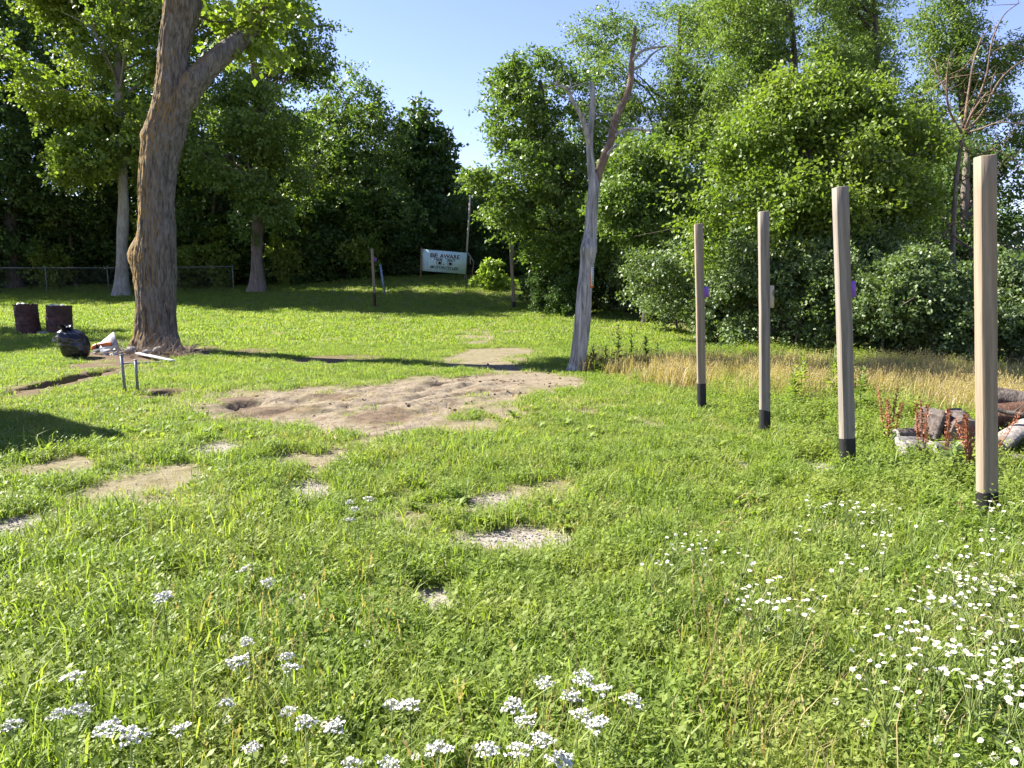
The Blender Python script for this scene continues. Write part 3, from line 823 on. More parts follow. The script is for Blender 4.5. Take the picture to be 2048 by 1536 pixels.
make_tree('poplar_tree', 'narrow dark tree with big leaves, its ragged spire beside the sky gap', b,
          straight(b, Pd(846, 205, 42), .22, .04, 6, .15, 4),
          [blob(846, 225, 22, 40, 42), blob(858, 290, 42, 50, 42), blob(850, 370, 60, 60, 42), blob(880, 360, 30, 60, 42), blob(850, 460, 80, 70, 41), blob(815, 300, 30, 60, 42)],
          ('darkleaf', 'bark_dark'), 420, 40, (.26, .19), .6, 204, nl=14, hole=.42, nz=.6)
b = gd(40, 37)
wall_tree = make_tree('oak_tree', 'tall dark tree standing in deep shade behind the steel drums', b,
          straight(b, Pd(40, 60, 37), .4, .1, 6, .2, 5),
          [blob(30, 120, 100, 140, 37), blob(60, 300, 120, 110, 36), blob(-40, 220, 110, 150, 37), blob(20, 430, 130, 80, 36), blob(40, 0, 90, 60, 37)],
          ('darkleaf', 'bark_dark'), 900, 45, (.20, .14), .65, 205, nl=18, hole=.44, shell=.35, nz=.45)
for px, d, sc, rz, lab in [(230, 42, (1, 1, .85), 1.2, 'tall dark tree in the wood behind the pale maple trunk'),
                           (400, 41, (1, 1, .72), 2.4, 'tall dark tree in the wood behind the leaning trunk'),
                           (570, 44, (1, 1, .70), 3.9, 'tall dark tree in the wood behind the furrowed brown trunk'),
                           (930, 47, (.7, .7, .42), 5.1, 'low dark tree in the wood behind the white pole'),
                           (780, 46, (.9, .9, .52), .5, 'low dark tree in the wood behind the painted board'),
                           (-160, 38, (1.1, 1.1, 1), 2.0, 'tall dark tree at the end of the wire fence beyond the drums')]:
    copy_thing(wall_tree, gd(px, d), rz, sc, lab)
copy_thing(wall_tree, np.array([-22.5, 22.0, 0.1]), 4.2, (.8, .8, .8), 'tall dark tree throwing dappled shade past the drums')

# --- shrubs under the wood edge
b = gd(610, 37)
under = make_tree('understory_shrub', 'dark leafy shrub in the shade of the wood edge', b, straight(b, b + np.array([0, 0, 2.2]), .05, .02, 4, .1, 6),
          [(b[0], b[1], b[2] + .5, 1.7, 1.1, .6), (b[0], b[1], b[2] + 1.2, 1.6, 1.2, 1.3), (b[0] + .8, b[1], b[2] + 2.0, 1.1, 1, 1.1), (b[0] - .9, b[1] + .2, b[2] + 1.9, 1.1, 1, 1.2), (b[0], b[1], b[2] + 2.9, 1.0, 1, .8)],
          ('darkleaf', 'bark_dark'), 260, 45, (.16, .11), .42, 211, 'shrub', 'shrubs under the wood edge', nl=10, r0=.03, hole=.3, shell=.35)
rg = np.random.default_rng(77)
for px, d in [(60, 38), (150, 39), (330, 39), (410, 38), (470, 40), (550, 38.5), (690, 38), (750, 39.5), (820, 39), (880, 40.5), (940, 40), (1000, 39), (-40, 37), (250, 40), (1050, 38.5), (-150, 36), (380, 43), (640, 43), (860, 44), (100, 43)]:
    s = rg.uniform(.85, 1.3)
    copy_thing(under, gd(px, d), rg.uniform(0, 6.28), (s * 1.1, s * 1.1, s * rg.uniform(.9, 1.35)), 'dark leafy shrub in the shade ' + ('behind the wire fence' if px < 480 else 'behind the painted board' if 800 < px < 960 else 'beyond the red footed far post' if px < 960 else 'behind the bright lime green bush'))

b = gd(440, 36.2)  # lighter leaf colour stands in for sunlit clumps in the dark wood
lit = make_tree('sapling_shrub', 'lighter green leafy shrub behind the end of the wire fence', b, straight(b, b + np.array([0, 0, 2.0]), .04, .015, 4, .1, 16),
          [(b[0], b[1], b[2] + .7, 1.1, .9, .7), (b[0] + .4, b[1], b[2] + 1.7, .8, .7, .7), (b[0] - .5, b[1], b[2] + 1.5, .7, .7, .8), (b[0] + .1, b[1], b[2] + 2.6, .6, .6, .5)],
          ('maple', 'bark_dark'), 120, 40, (.15, .11), .36, 212, 'shrub', 'shrubs with sunlit tone in their leaf colour', nl=8, r0=.025, hole=.4, shell=.35)
for px, d, s_, lab in [(110, 37, 1.0, 'lighter green shrub behind the fence near the drums'), (370, 35.6, .9, 'lighter green shrub just right of the leaning trunk behind the fence'), (585, 36.4, 1.0, 'lighter green shrub right of the furrowed brown trunk'),
                       (730, 37.2, .95, 'lighter green shrub behind the red footed far post'), (395, 38, 1.7, 'tall lighter green shrub in the wood behind the fence end'), (640, 38, 1.5, 'tall lighter green shrub in the wood left of the painted board')]:
    copy_thing(lit, gd(px, d), rg.uniform(0, 6.28), (s_, s_, s_ * 1.1), lab)
for i, (px, d, lx, h, lab) in enumerate([(352, 37, -1.6, 8, 'thin leaning sapling stem right of the leaning trunk'), (420, 37.5, 1.5, 8, 'thin sapling stem leaning over the fence end'), (600, 37, 1.2, 6, 'slender leaning stem right of the furrowed trunk'), (640, 38.5, 1.4, 6, 'slender stem leaning towards the painted board'),
                                   (160, 38, -.6, 9, 'slender stem behind the fence near the pale trunk'), (470, 39, -1.2, 9, 'slender stem left of the furrowed trunk')]):
    b = gd(px, d)
    make_tree('sapling_tree', lab, b, [(*b, .10), (b[0] + lx * .25, b[1], b[2] + h * .35, .085), (b[0] + lx * .6, b[1] - .2, b[2] + h * .7, .06), (b[0] + lx, b[1] - .3, b[2] + h, .03)],
              [(b[0] + lx, b[1] - .3, b[2] + h, .9, .8, .9), (b[0] + lx * .7, b[1] - .3, b[2] + h * .75, .9, .8, .7)], ('elm', 'bark_mid'), 36, 40, (.16, .11), .45, 640 + i, nl=7, r0=.03, hole=.3, shell=.3)

# --- trees on the right
b = gd(1290, 22.5)
make_tree('box_elder_tree', 'mid green leafy tree between the dead tree and the round bright tree', b, straight(b, Pd(1290, 300, 22.5), .12, .04, 5, .1, 17),
          [blob(1285, 320, 70, 55, 22.5), blob(1255, 400, 65, 55, 22), blob(1330, 390, 65, 65, 22.5), blob(1245, 480, 60, 45, 22), blob(1330, 480, 60, 45, 21.5), blob(1215, 440, 40, 40, 22)],
          ('elm', 'bark_dark'), 480, 45, (.13, .08), .40, 228, nl=18, r0=.04, hole=.45, shell=.4, droop=.5)
b = gd(1120, 27)
make_tree('elm_tree', 'broad sunlit elm beside the sky gap, leaning over the far post', b,
          [(*b, .26), (*Pd(1115, 450, 27), .2), (*Pd(1100, 300, 27), .14), (*Pd(1080, 160, 27), .06)],
          [blob(1030, 235, 60, 90, 26.5), blob(1080, 165, 70, 60, 27), blob(1060, 330, 90, 70, 26), blob(1140, 270, 90, 90, 27), blob(1015, 410, 55, 45, 25.5), blob(1100, 440, 90, 70, 26), blob(1190, 400, 90, 80, 26.5), blob(985, 335, 45, 30, 26),
           blob(960, 350, 30, 22, 26), blob(1160, 500, 80, 50, 26), blob(1020, 150, 30, 30, 26.5), blob(1080, 510, 50, 40, 25.8)],
          ('elm', 'bark_dark'), 1050, 45, (.145, .085), .42, 221, nl=26, r0=.07, hole=.41, shell=.45, droop=.5)
b = gd(1330, 31)
make_tree('locust_tree', 'tall feathery locust behind the dead tree', b,
          [(*b, .24), (*Pd(1340, 400, 31), .18), (*Pd(1355, 200, 31), .13), (*Pd(1360, 20, 31), .05)],
          [blob(1225, 75, 70, 50, 31), blob(1330, 60, 90, 70, 31), blob(1300, 170, 120, 70, 30), blob(1180, 130, 60, 50, 30), blob(1390, 200, 80, 90, 30), blob(1260, 260, 120, 70, 29), blob(1370, 320, 100, 90, 29), blob(1230, 350, 80, 70, 29), blob(1280, 430, 110, 80, 28)],
          ('locust', 'bark_dark'), 1050, 50, (.15, .055), .55, 222, nl=24, r0=.07, hole=.44, shell=.4, droop=.5, flat=.4)
b = gd(1560, 27)
loc2 = make_tree('locust_tree', 'tall feathery locust with a forked dark trunk above the round bright tree', b,
          [(*b, .22), (*Pd(1580, 350, 27), .16), (*Pd(1590, 150, 27), .11), (*Pd(1575, -40, 27), .05)],
          [blob(1500, 40, 90, 70, 27), blob(1600, 120, 100, 60, 26.5), blob(1490, 180, 80, 60, 26.5), blob(1590, -30, 110, 70, 27), blob(1650, 220, 90, 60, 27), blob(1460, 290, 80, 70, 27), blob(1560, 260, 90, 60, 27.5)],
          ('locust', 'bark_dark'), 800, 50, (.14, .052), .5, 223, nl=22, r0=.06, hole=.44, shell=.4, droop=.5, flat=.4)
copy_thing(loc2, gd(1430, 35), 2.1, (1.1, 1.1, 1.1), 'tall feathery locust far behind the post with the black holder')
copy_thing(loc2, gd(1665, 37), 4.0, (1.15, 1.15, 1.12), 'tall feathery locust far behind the crooked weathered post')
b = gd(1740, 30)
make_tree('locust_tree', 'tall feathery locust left of the narrow sky gap over the posts', b,
          [(*b, .22), (*Pd(1745, 350, 30), .16), (*Pd(1755, 150, 30), .11), (*Pd(1745, -40, 30), .05)],
          [blob(1725, 45, 70, 60, 30), blob(1750, 140, 60, 60, 29.5), blob(1690, 120, 70, 70, 30), blob(1780, 230, 90, 70, 29), blob(1680, -40, 100, 60, 30), blob(1840, 290, 80, 70, 29)],
          ('locust', 'bark_dark'), 700, 50, (.15, .055), .52, 224, nl=20, r0=.06, hole=.44, shell=.4, droop=.5, flat=.4)
b = gd(1930, 23)
make_tree('locust_tree', 'tall feathery locust behind the bare dead branches', b,
          [(*b, .22), (*Pd(1935, 350, 23), .15), (*Pd(1920, 150, 23), .09), (*Pd(1910, -20, 23), .04)],
          [blob(1890, 60, 60, 60, 23), blob(1950, 130, 70, 60, 23), blob(2030, 60, 60, 70, 23), blob(1870, 180, 60, 60, 22.5), blob(1970, 250, 80, 60, 23), blob(1880, 300, 70, 60, 23), blob(2040, 290, 50, 50, 23), blob(1930, -50, 100, 50, 23), blob(1900, 400, 80, 80, 22)],
          ('locust', 'bark_dark'), 800, 50, (.125, .045), .42, 225, nl=22, r0=.05, hole=.47, shell=.4, droop=.5, flat=.4)
b = gd(1620, 16.2)
make_tree('mulberry_tree', 'round bright green tree overhanging the three middle posts', b,
          [(*b, .16), (*Pd(1625, 560, 16), .13), (*Pd(1615, 430, 15.8), .1), (*Pd(1600, 280, 15.6), .05)],
          [blob(1600, 320, 190, 110, 15.6), blob(1480, 390, 110, 90, 15), blob(1725, 320, 120, 95, 15.6), blob(1560, 245, 120, 60, 15.8), blob(1415, 440, 70, 45, 14.7), blob(1700, 225, 70, 45, 15.8), blob(1785, 400, 80, 70, 15.4),
           blob(1570, 410, 130, 80, 14.6), blob(1690, 430, 120, 80, 15), blob(1390, 340, 50, 50, 15.2), blob(1840, 290, 40, 40, 15.8), blob(1450, 300, 70, 60, 15.4), blob(1620, 180, 60, 30, 16), blob(1500, 220, 16, 40, 15.6), blob(1565, 185, 14, 36, 15.6), blob(1640, 165, 15, 40, 15.7), blob(1705, 180, 13, 36, 15.7), blob(1765, 215, 15, 42, 15.6), blob(1400, 290, 18, 34, 15.2), blob(1350, 400, 30, 24, 15), blob(1440, 500, 60, 36, 14.6), blob(1830, 350, 34, 30, 15.4), blob(1600, 500, 120, 40, 15.2)],
          ('bright', 'bark_dark'), 1450, 45, (.092, .062), .38, 226, nl=40, r0=.05, hole=.50, shell=.35, droop=.15, flat=.8, nz=.95)
b = gd(1960, 17)
make_tree('cedar_elm_tree', 'dark tree behind the tallest post with pale sky showing through', b,
          [(*b, .14), (*Pd(1940, 560, 17), .12), (*Pd(1930, 420, 17), .10), (*Pd(1935, 300, 17), .05)],
          [blob(1920, 430, 70, 70, 17.2), blob(1995, 440, 45, 60, 17.2), blob(1960, 330, 60, 40, 17.4), blob(1880, 510, 80, 60, 17), blob(2035, 390, 35, 40, 17.6), blob(1850, 420, 60, 60, 17.5), blob(2040, 580, 60, 40, 16)],
          ('darkleaf', 'bark_mid'), 420, 45, (.10, .055), .34, 227, nl=18, r0=.04, hole=.44, shell=.4)
for px, d, s in [(1480, 20.5, .8), (1600, 19, .85), (1720, 18.5, .8), (1830, 18, .72), (1380, 24, .9), (1250, 30, 1), (1930, 17.5, .55), (1160, 33, 1.0), (1540, 23, 1.1), (1690, 24, 1.1), (1100, 29.5, .75), (1145, 28.3, .7), (1116, 25.9, .42), (1140, 25.6, .5), (1092, 26.4, .36)]:
    copy_thing(under, gd(px, d), rg.uniform(0, 6.28), (s, s, s * rg.uniform(.95, 1.3)), 'dark shrub filling the gap behind the leafy hedge', 'shrubs behind the hedge')

# --- hedge of honeysuckle bushes
hb = []
for q in range(3):
    rg2 = np.random.default_rng(300 + q)
    bl = [(rg2.normal() * .5, rg2.normal() * .35, rg2.uniform(.5, 1.95), rg2.uniform(.7, 1.1), rg2.uniform(.6, .9), rg2.uniform(.5, .8)) for _ in range(7)]
    hb.append(bl)
HEDGE = [(1150, 31.5, 1.0), (1215, 27.5, 1.0), (1268, 23.8, .95), (1318, 20.6, 1.0), (1385, 18.0, 1.0), (1455, 16.2, .95), (1535, 14.9, .92), (1618, 13.9, .88), (1705, 13.2, .84), (1795, 12.7, .80), (1890, 12.5, .78), (1985, 12.3, .78), (2085, 12.2, .82), (1840, 13.9, .86), (1660, 14.9, .98), (1960, 13.8, .84), (1500, 17.0, 1.05)]
protos = []
HLAB = ['hedge bush at the far end of the lawn beyond the dead tree', 'hedge bush just beyond the dead tree', 'hedge bush seen past the narrow plate on the dead tree',
        'grey green hedge bush right of the dead tree', 'grey green hedge bush behind the post with the black holder', 'grey green hedge bush between the two posts nearest the dead tree',
        'grey green hedge bush behind the post with the pale board', 'grey green hedge bush between the pale board post and the crooked post', 'grey green hedge bush behind the crooked weathered post',
        'grey green hedge bush above the dry grass left of the logs', 'grey green hedge bush behind the standing log slab', 'grey green hedge bush behind the tall brown post', 'grey green hedge bush behind the log pile',
        'hedge bush in the back row between the crooked and the tall brown post', 'hedge bush in the back row behind the crooked post', 'hedge bush in the back row behind the tall brown post', 'hedge bush in the back row behind the pale board post']
for i, (px, d, s) in enumerate(HEDGE):
    loc = gd(px, d); loc[0] += .55
    if i < 3:
        bl = [(x + loc[0], y + loc[1], z + loc[2], a, b_, c) for x, y, z, a, b_, c in hb[i]]
        protos.append(make_tree('honeysuckle_bush', 'leafy grey green bush in the hedge along the lawn', loc,
              straight(loc, loc + np.array([0, 0, 1.5]), .03, .012, 4, .08, 40 + i), bl, ('honey', 'bark_mid'), 340, 45, (.088, .058), .27, 310 + i,
              'bush', 'bushes of the hedge', nl=12, r0=.014, hole=.46, shell=.35, flat=.8, droop=.1, nz=1.3))
        protos[-1].scale = (s, s, s)
    else:
        copy_thing(protos[i % 3], loc, rg.uniform(0, 6.28), (s, s, s * rg.uniform(.9, 1.1)), HLAB[i])
    protos[i % 3]['label'] = HLAB[i % 3]
# bright young bush by the board
b = gd(985, 33.5)
make_tree('young_bush', 'bright lime green young bush beside the painted board', b, straight(b, b + np.array([0, 0, 1.2]), .03, .012, 4, .04, 9),
          [(b[0], b[1], b[2] + .35, .75, .5, .4), (b[0] - .05, b[1], b[2] + .8, .45, .4, .4), (b[0] + .05, b[1], b[2] + 1.25, .25, .25, .3), (b[0] + .6, b[1], b[2] + .3, .4, .4, .3)],
          ('lime', 'bark_mid'), 55, 40, (.15, .10), .24, 331, 'bush', None, nl=8, r0=.015, hole=.2)

# --- the dead tree
DT = 12.1
bd = gd(1155, DT)
root = thing('dead_tree', 'bare grey dead tree with a forked broken top and peeled bark', 'tree', bd)
def dpx(pts, sub=6):
    pp = np.array([Pd(q[0], q[1], DT + (q[3] if len(q) > 3 else 0)) - bd for q in pts]); rr = np.array([q[2] / 2 * DT / FPX for q in pts])
    return smooth_path(pp, rr, sub)
def gnarl(P, th):
    z = P[:, 2:3]; t = th[None, :] + 0 * z; zz = z + 0 * t
    d = 1 + .10 * (fbm(np.cos(t) * 1.5 + 3, np.sin(t) * 1.5 + zz * 1.6, 6, 3) - .5) * 2 + .06 * (fbm(t * 6 + np.sin(zz * 2), zz * 1.5, 16, 3) - .5) * 2
    d += .48 * np.exp(-((zz - 2.03) / .14) ** 2) * np.exp(-((np.angle(np.exp(1j * (t - TD)))) / 1.1) ** 2) + .16 * np.exp(-((zz - 1.95) / .18) ** 2)
    d += .14 * np.exp(-((zz - .95) / .10) ** 2) * np.exp(-((np.angle(np.exp(1j * (t - TD - 3.1)))) / .6) ** 2) + .25 * np.exp(-np.clip(zz, 0, 9) * 7)
    return d
p0, r0 = dpx([(1152, 742, 34), (1155, 725, 30), (1160, 690, 31), (1165, 640, 31), (1170, 570, 29), (1175, 520, 27), (1179, 490, 26), (1182, 450, 24), (1185, 400, 23), (1188, 375, 22), (1188.5, 358, 15), (1189, 345, 5)], 10)
dd = unit(p0[3] - p0[2]); u0 = unit(np.cross(np.array([0, 1., 0]), dd)); w0 = np.cross(dd, u0)
dv = unit(np.array([-.5, -.85, 0])); TD = math.atan2(dv @ w0, dv @ u0)
mb = MB(); mb.tube(p0, r0, 48, 0, True, gnarl); mb.build('trunk', 'dead', root, True)
for pts, mt in [([(1187, 400, 17), (1184.5, 362, 16), (1182, 330, 15), (1179, 290, 14), (1181, 256, 12), (1186, 212, 11), (1184, 180, 10), (1183, 164, 9)], 'dead'),
                ([(1188, 395, 18, .0), (1193, 360, 18, .05), (1205, 325, 17, .1), (1222, 280, 16, .2), (1232, 236, 15, .3), (1249, 202, 13, .4), (1261, 164, 12, .5), (1263, 123, 10, .6), (1268, 85, 8, .7), (1270, 55, 6, .7)], 'deadtop'),
                ([(1179, 295, 11), (1172, 265, 10, -.1), (1164, 236, 9, -.2), (1147, 205, 7, -.3), (1133, 178, 5, -.4), (1113, 171, 3, -.5)], 'dead'),
                ([(1263, 125, 7, .6), (1280, 105, 6, .5), (1297, 98, 5, .4), (1334, 92, 2.5, .3)], 'dead'),
                ([(1264, 140, 6, .6), (1285, 130, 5, .8), (1305, 108, 4, 1.0), (1325, 95, 2, 1.1)], 'dead'),
                ([(1228, 272, 8, .2), (1250, 260, 6, .2), (1275, 258, 5, .1), (1300, 262, 3, 0)], 'dead'),
                ([(1212, 312, 6, .1), (1226, 296, 5, 0), (1238, 290, 3, -.1)], 'dead')]:
    pp, rr = dpx(pts)
    mb = MB(); mb.tube(pp, rr, 12, 0, True, knobby); mb.build('limb', mt, root, True)
mb = MB(); rg = np.random.default_rng(404)
for (sx, sy, dz) in [(1113, 171, -.5), (1133, 178, -.4), (1147, 205, -.3), (1164, 236, -.2), (1297, 98, .4), (1325, 95, 1.1), (1275, 258, .1), (1300, 262, 0), (1238, 267, .2), (1181, 250, 0), (1190, 230, 0), (1232, 236, .3), (1245, 210, .4)] * 2:
    s0 = Pd(sx, sy, DT + dz) - bd
    for _ in range(2):
        dr = unit(rg.normal(size=3) * [1, .8, .5] + [0, 0, .5]); L = rg.uniform(.15, .5)
        e = s0 + dr * L; m = (s0 + e) / 2 + rg.normal(size=3) * .03
        mb.tube([s0, m, e], [.009, .006, .002], 4, 2, False)
        e2 = m + unit(dr + rg.normal(size=3) * .7) * L * .5
        mb.tube([m, e2], [.005, .002], 4, 0, False)
mb.build('twigs', 'dead', root)['kind'] = 'stuff'

# --- bare dead branches behind the tallest post
BD = 15.2
bb = gd(1906, BD)
root = thing('bare_tree', 'half dead tree with bare spreading branches above the tallest post', 'tree', bb)
def bpx(pts):
    pp = np.array([Pd(q[0], q[1], BD + (q[3] if len(q) > 3 else 0)) - bb for q in pts]); rr = np.array([q[2] / 2 * BD / FPX * .66 for q in pts])
    return smooth_path(pp, rr, 5)
p0 = [(1900, 700, 17), (1904, 560, 15), (1907, 449, 13), (1914, 351, 12), (1926, 266, 10)]
pp, rr = bpx(p0); mb = MB(); mb.tube(pp, rr, 14, 0, False, knobby); mb.build('trunk', 'bark_mid', root, True)
mb = MB(); rg = np.random.default_rng(505)
for pts in [[(1926, 270, 8), (1900, 225, 7), (1893, 180, 6), (1894, 148, 5)], [(1926, 270, 9), (1935, 200, 7, .2), (1948, 120, 5, .3), (1965, 70, 3, .4)], [(1928, 262, 9), (1955, 200, 7, -.2), (1973, 150, 5, -.3), (1985, 80, 4, -.3), (2008, 30, 3, -.3), (2040, 5, 2, -.2)],
            [(1930, 262, 8), (1962, 230, 6), (2000, 160, 5), (2048, 120, 3), (2090, 110, 2)], [(1926, 268, 7), (1960, 258, 5, -.5), (2000, 245, 4, -.8), (2060, 250, 2, -1)], [(1925, 275, 7), (1942, 230, 5, -.4), (1970, 190, 4, -.6), (1985, 183, 2, -.7)],
            [(1922, 290, 6), (1950, 310, 4, -.3), (1990, 300, 3, -.6), (2040, 330, 2, -.8)], [(1905, 470, 6), (1950, 500, 5, -.8), (2000, 490, 4, -1.2), (2048, 505, 3, -1.4), (2090, 520, 2, -1.5)], [(1990, 515, 4, -1.3), (2010, 540, 3, -1.5), (2030, 560, 2, -1.6)], [(1908, 440, 5), (1880, 480, 3, -.4), (1868, 500, 2, -.6)],
            [(1912, 370, 5), (1960, 345, 3, -.5), (2010, 350, 2, -.8)], [(1896, 190, 4), (1880, 160, 3, .2), (1870, 120, 2, .4)], [(1780 - 50, 560, 1.5, -1), (1690, 545, 4, -.6), (1640, 580, 2, -1)]][:-1]:
    pp, rr = bpx(pts); m1 = MB(); m1.tube(pp, rr, 7, 0, False); m1.build('limb', 'deadtop', root, True)
    for _ in range(9):
        k = rg.integers(2, len(pp)); s0 = pp[k]; dr = unit(rg.normal(size=3) * [1, .7, .6] + [.3, 0, .35]); L = rg.uniform(.25, .8)
        e = s0 + dr * L; m = (s0 + e) / 2 + rg.normal(size=3) * .05
        mb.tube([s0, m, e], [min(rr[k], .012), .006, .002], 4, 2, False)
mb.build('twigs', 'deadtop', root, True)['kind'] = 'stuff'

# --- the wood beyond, one mass of leaves
def wood_mass(name, label, n, fx, fy, fz, leaf, mat, seed):
    rg = np.random.default_rng(seed)
    x, y = fx(rg, n), fy(rg, n)
    z = base_z(x, y) + fz(rg, n, x, y)
    p = np.c_[x, y, z]
    o = add(name, leaf_mesh(name, p, rg.normal(size=(n, 3)), leaf, leaf * .7, mat, rg))
    return tag(o, label, 'woodland', None, 'stuff')
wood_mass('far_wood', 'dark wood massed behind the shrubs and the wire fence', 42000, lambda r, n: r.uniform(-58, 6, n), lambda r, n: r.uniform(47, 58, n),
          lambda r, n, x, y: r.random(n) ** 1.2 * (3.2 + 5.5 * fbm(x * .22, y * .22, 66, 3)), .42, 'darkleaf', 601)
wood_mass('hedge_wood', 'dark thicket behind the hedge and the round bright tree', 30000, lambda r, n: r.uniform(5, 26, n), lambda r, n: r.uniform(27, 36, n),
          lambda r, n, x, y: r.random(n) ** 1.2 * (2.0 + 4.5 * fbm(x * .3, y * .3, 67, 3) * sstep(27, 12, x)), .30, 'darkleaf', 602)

# ------------------------------------------------------------------ posts
def lean_root(name, label, cat, base, top, rz, group=None):
    o = thing(name, label, cat, base, 0, group)
    v = Vector(top - base).normalized()
    q = Vector((0, 0, 1)).rotation_difference(v) @ Matrix.Rotation(rz, 4, 'Z').to_quaternion()
    o.rotation_mode = 'QUATERNION'; o.rotation_quaternion = q
    return o, float(np.linalg.norm(top - base))
def bent_post(mb, L, w, bend, z0=-.3, n=14, seed=0):
    rg = np.random.default_rng(seed); c = .0022
    pr = np.array([[-1, -1 + c / w * 2], [-1 + c / w * 2, -1], [1 - c / w * 2, -1], [1, -1 + c / w * 2], [1, 1 - c / w * 2], [1 - c / w * 2, 1], [-1 + c / w * 2, 1], [-1, 1 - c / w * 2]]) * w / 2
    zs = np.r_[np.linspace(z0, L - .004, n), L]
    V, k = [], len(zs)
    for i, z in enumerate(zs):
        f = (z - z0) / (L - z0); off = np.array([bend[0], bend[1]]) * math.sin(math.pi * f)
        q = pr * (.93 if i == k - 1 else 1) + off + rg.normal(size=(8, 2)) * .0006
        V.append(np.c_[q, np.full(8, z) + (rg.normal(size=8) * .001 if i == k - 1 else 0)])
    V = np.concatenate(V)
    Q = [[i * 8 + j, i * 8 + (j + 1) % 8, (i + 1) * 8 + (j + 1) % 8, (i + 1) * 8 + j] for i in range(k - 1) for j in range(8)]
    e = (k - 1) * 8
    Q += [[e, e + 1, e + 2, e + 3], [e, e + 3, e + 4, e + 7], [e + 4, e + 5, e + 6, e + 7]]
    return mb.put(V, Q)
def post(label, tp, bt, rz, mat, band_py, w=.089, paint='black', bend=(0, 0), blocks=(), seed=0, group='squared timber posts'):
    g = G(*bt); base = np.array([g[0], g[1], gz(g[0], g[1])])
    top = Pd(tp[0], tp[1], g[1] + .02)
    root, L = lean_root('timber_post', label, 'post', base, top, rz, group)
    mb = MB(); bent_post(mb, L, w, bend, seed=seed); mb.build('timber', mat, root)
    hb = (bt[1] - band_py) * g[1] / FPX
    mb = MB(); n = 6
    zs = np.linspace(-.3, hb, n); ww = w / 2 + .0016
    V = np.concatenate([np.c_[np.array([[-ww, -ww], [ww, -ww], [ww, ww], [-ww, ww]]) + np.array(bend) * math.sin(math.pi * (z + .3) / (L + .3)), np.full(4, z)] for z in zs])
    V[-4:, 2] += np.random.default_rng(seed).normal(size=4) * .006
    mb.put(V, [[i * 4 + j, i * 4 + (j + 1) % 4, (i + 1) * 4 + (j + 1) % 4, (i + 1) * 4 + j] for i in range(n - 1) for j in range(4)])
    mb.build('painted_base', paint, root)
    for (py, h, sx, sy, m, nm, yo) in blocks:
        z = (bt[1] - py) * g[1] / FPX
        mb = MB(); mb.box((w / 2 + sx / 2 + .001, yo, z), (sx, sy, h), None, .004)
        b_ = mb.build(nm, m, root)
    return root
post('tall brown squared post standing beside the log pile', (1970, 312), (1974, 1040), -.10, 'post', 980, .089, bend=(.0, 0), seed=1)
post('weathered post with a purple block nailed on, crooked and next to the tall brown one', (1680, 374), (1695, 947), -.02, 'post_grey', 868, .089, bend=(.006, 0), seed=2,
     blocks=[(568, .12, .038, .07, 'purple', 'target_block', -.005), (568, .13, .012, .06, 'black', 'bracket', .05)])
post('greyish post with a pale board nailed on its side', (1527, 423), (1529, 866), -.06, 'post_grey', 818, .085, bend=(.004, 0), seed=3,
     blocks=[(590, .21, .042, .09, 'palewood', 'target_board', .0)])
post('squared post with a purple block in a black holder nearest the dead tree', (1397, 448), (1403, 817), -.10, 'post', 764, .089, bend=(.004, 0), seed=4,
     blocks=[(582, .155, .016, .085, 'black', 'oblong', .0), (582, .118, .05, .06, 'purple', 'target_block', -.016)])  # thin black box showing around the base of the purple block
post('far thin post with a dark red foot out on the shaded lawn', (744, 497), (750, 613), .1, 'post', 586, .10, 'redpaint', seed=5, group='far lawn posts', blocks=[(521, .16, .09, .05, 'purple', 'target_block', .02)])
post('far post with a black foot and a board on top below the bright bush', (1021, 487), (1028, 614), -.05, 'post', 604, .12, 'black', seed=6, group='far lawn posts', blocks=[(503, .42, .06, .12, 'post_grey', 'target_board', 0)])

# ------------------------------------------------------------------ painted board
DS = 36.0
ks = DS / FPX
cb = Pd(888, 523.5, DS)
gs = gd(841, DS)
root = thing('painted_sign', 'pale blue hand painted warning board between two stakes at the wood edge', 'sign', (cb[0], cb[1], gz(cb[0], cb[1])))
rt = np.array(root.location)
Rb = np.array(Matrix.Rotation(math.radians(4.6), 3, 'Y'))
def on(x, y, z): return Rb @ np.array([x, y, z]) + (cb - rt)
mb = MB(); mb.box(on(0, 0, 0), (2.17, .02, 1.03), Rb); bd_o = mb.build('board', 'board', root)
rg = np.random.default_rng(8)
mb = MB()
for _ in range(13):
    x0 = rg.uniform(-1.02, 1.0); h = rg.uniform(.2, .8)
    mb.box(on(x0, -.012, rg.uniform(-.5 + h / 2, .5 - h / 2)), (rg.uniform(.012, .04), .002, h), Rb)
mb.build('paint_streaks', 'white_paint', bd_o)['kind'] = 'stuff'
def lettering(txt, cx, cz, height, width, mat, name):
    cu = bpy.data.curves.new('lettering', 'FONT'); cu.body = txt; cu.align_x = 'CENTER'; cu.align_y = 'CENTER'; cu.size = 1; cu.extrude = .0; cu.offset = .028
    to = bpy.data.objects.new('lettering', cu); COL.objects.link(to)
    dg = bpy.context.evaluated_depsgraph_get(); me = bpy.data.meshes.new_from_object(to.evaluated_get(dg))
    bpy.data.objects.remove(to)
    n = len(me.vertices); co = np.empty(n * 3, np.float32); me.vertices.foreach_get('co', co); co = co.reshape(-1, 3)
    lo, hi = co.min(0), co.max(0)
    x = (co[:, 0] - (lo[0] + hi[0]) / 2) / (hi[0] - lo[0]) * width + cx
    z = (co[:, 1] - (lo[1] + hi[1]) / 2) / (hi[1] - lo[1]) * height + cz
    out = np.array([on(a, -.0155, b) for a, b in zip(x, z)], np.float32)
    me.vertices.foreach_set('co', out.ravel()); me.update(); me.materials.clear(); me.materials.append(M[mat])
    return add(name, me, bd_o)
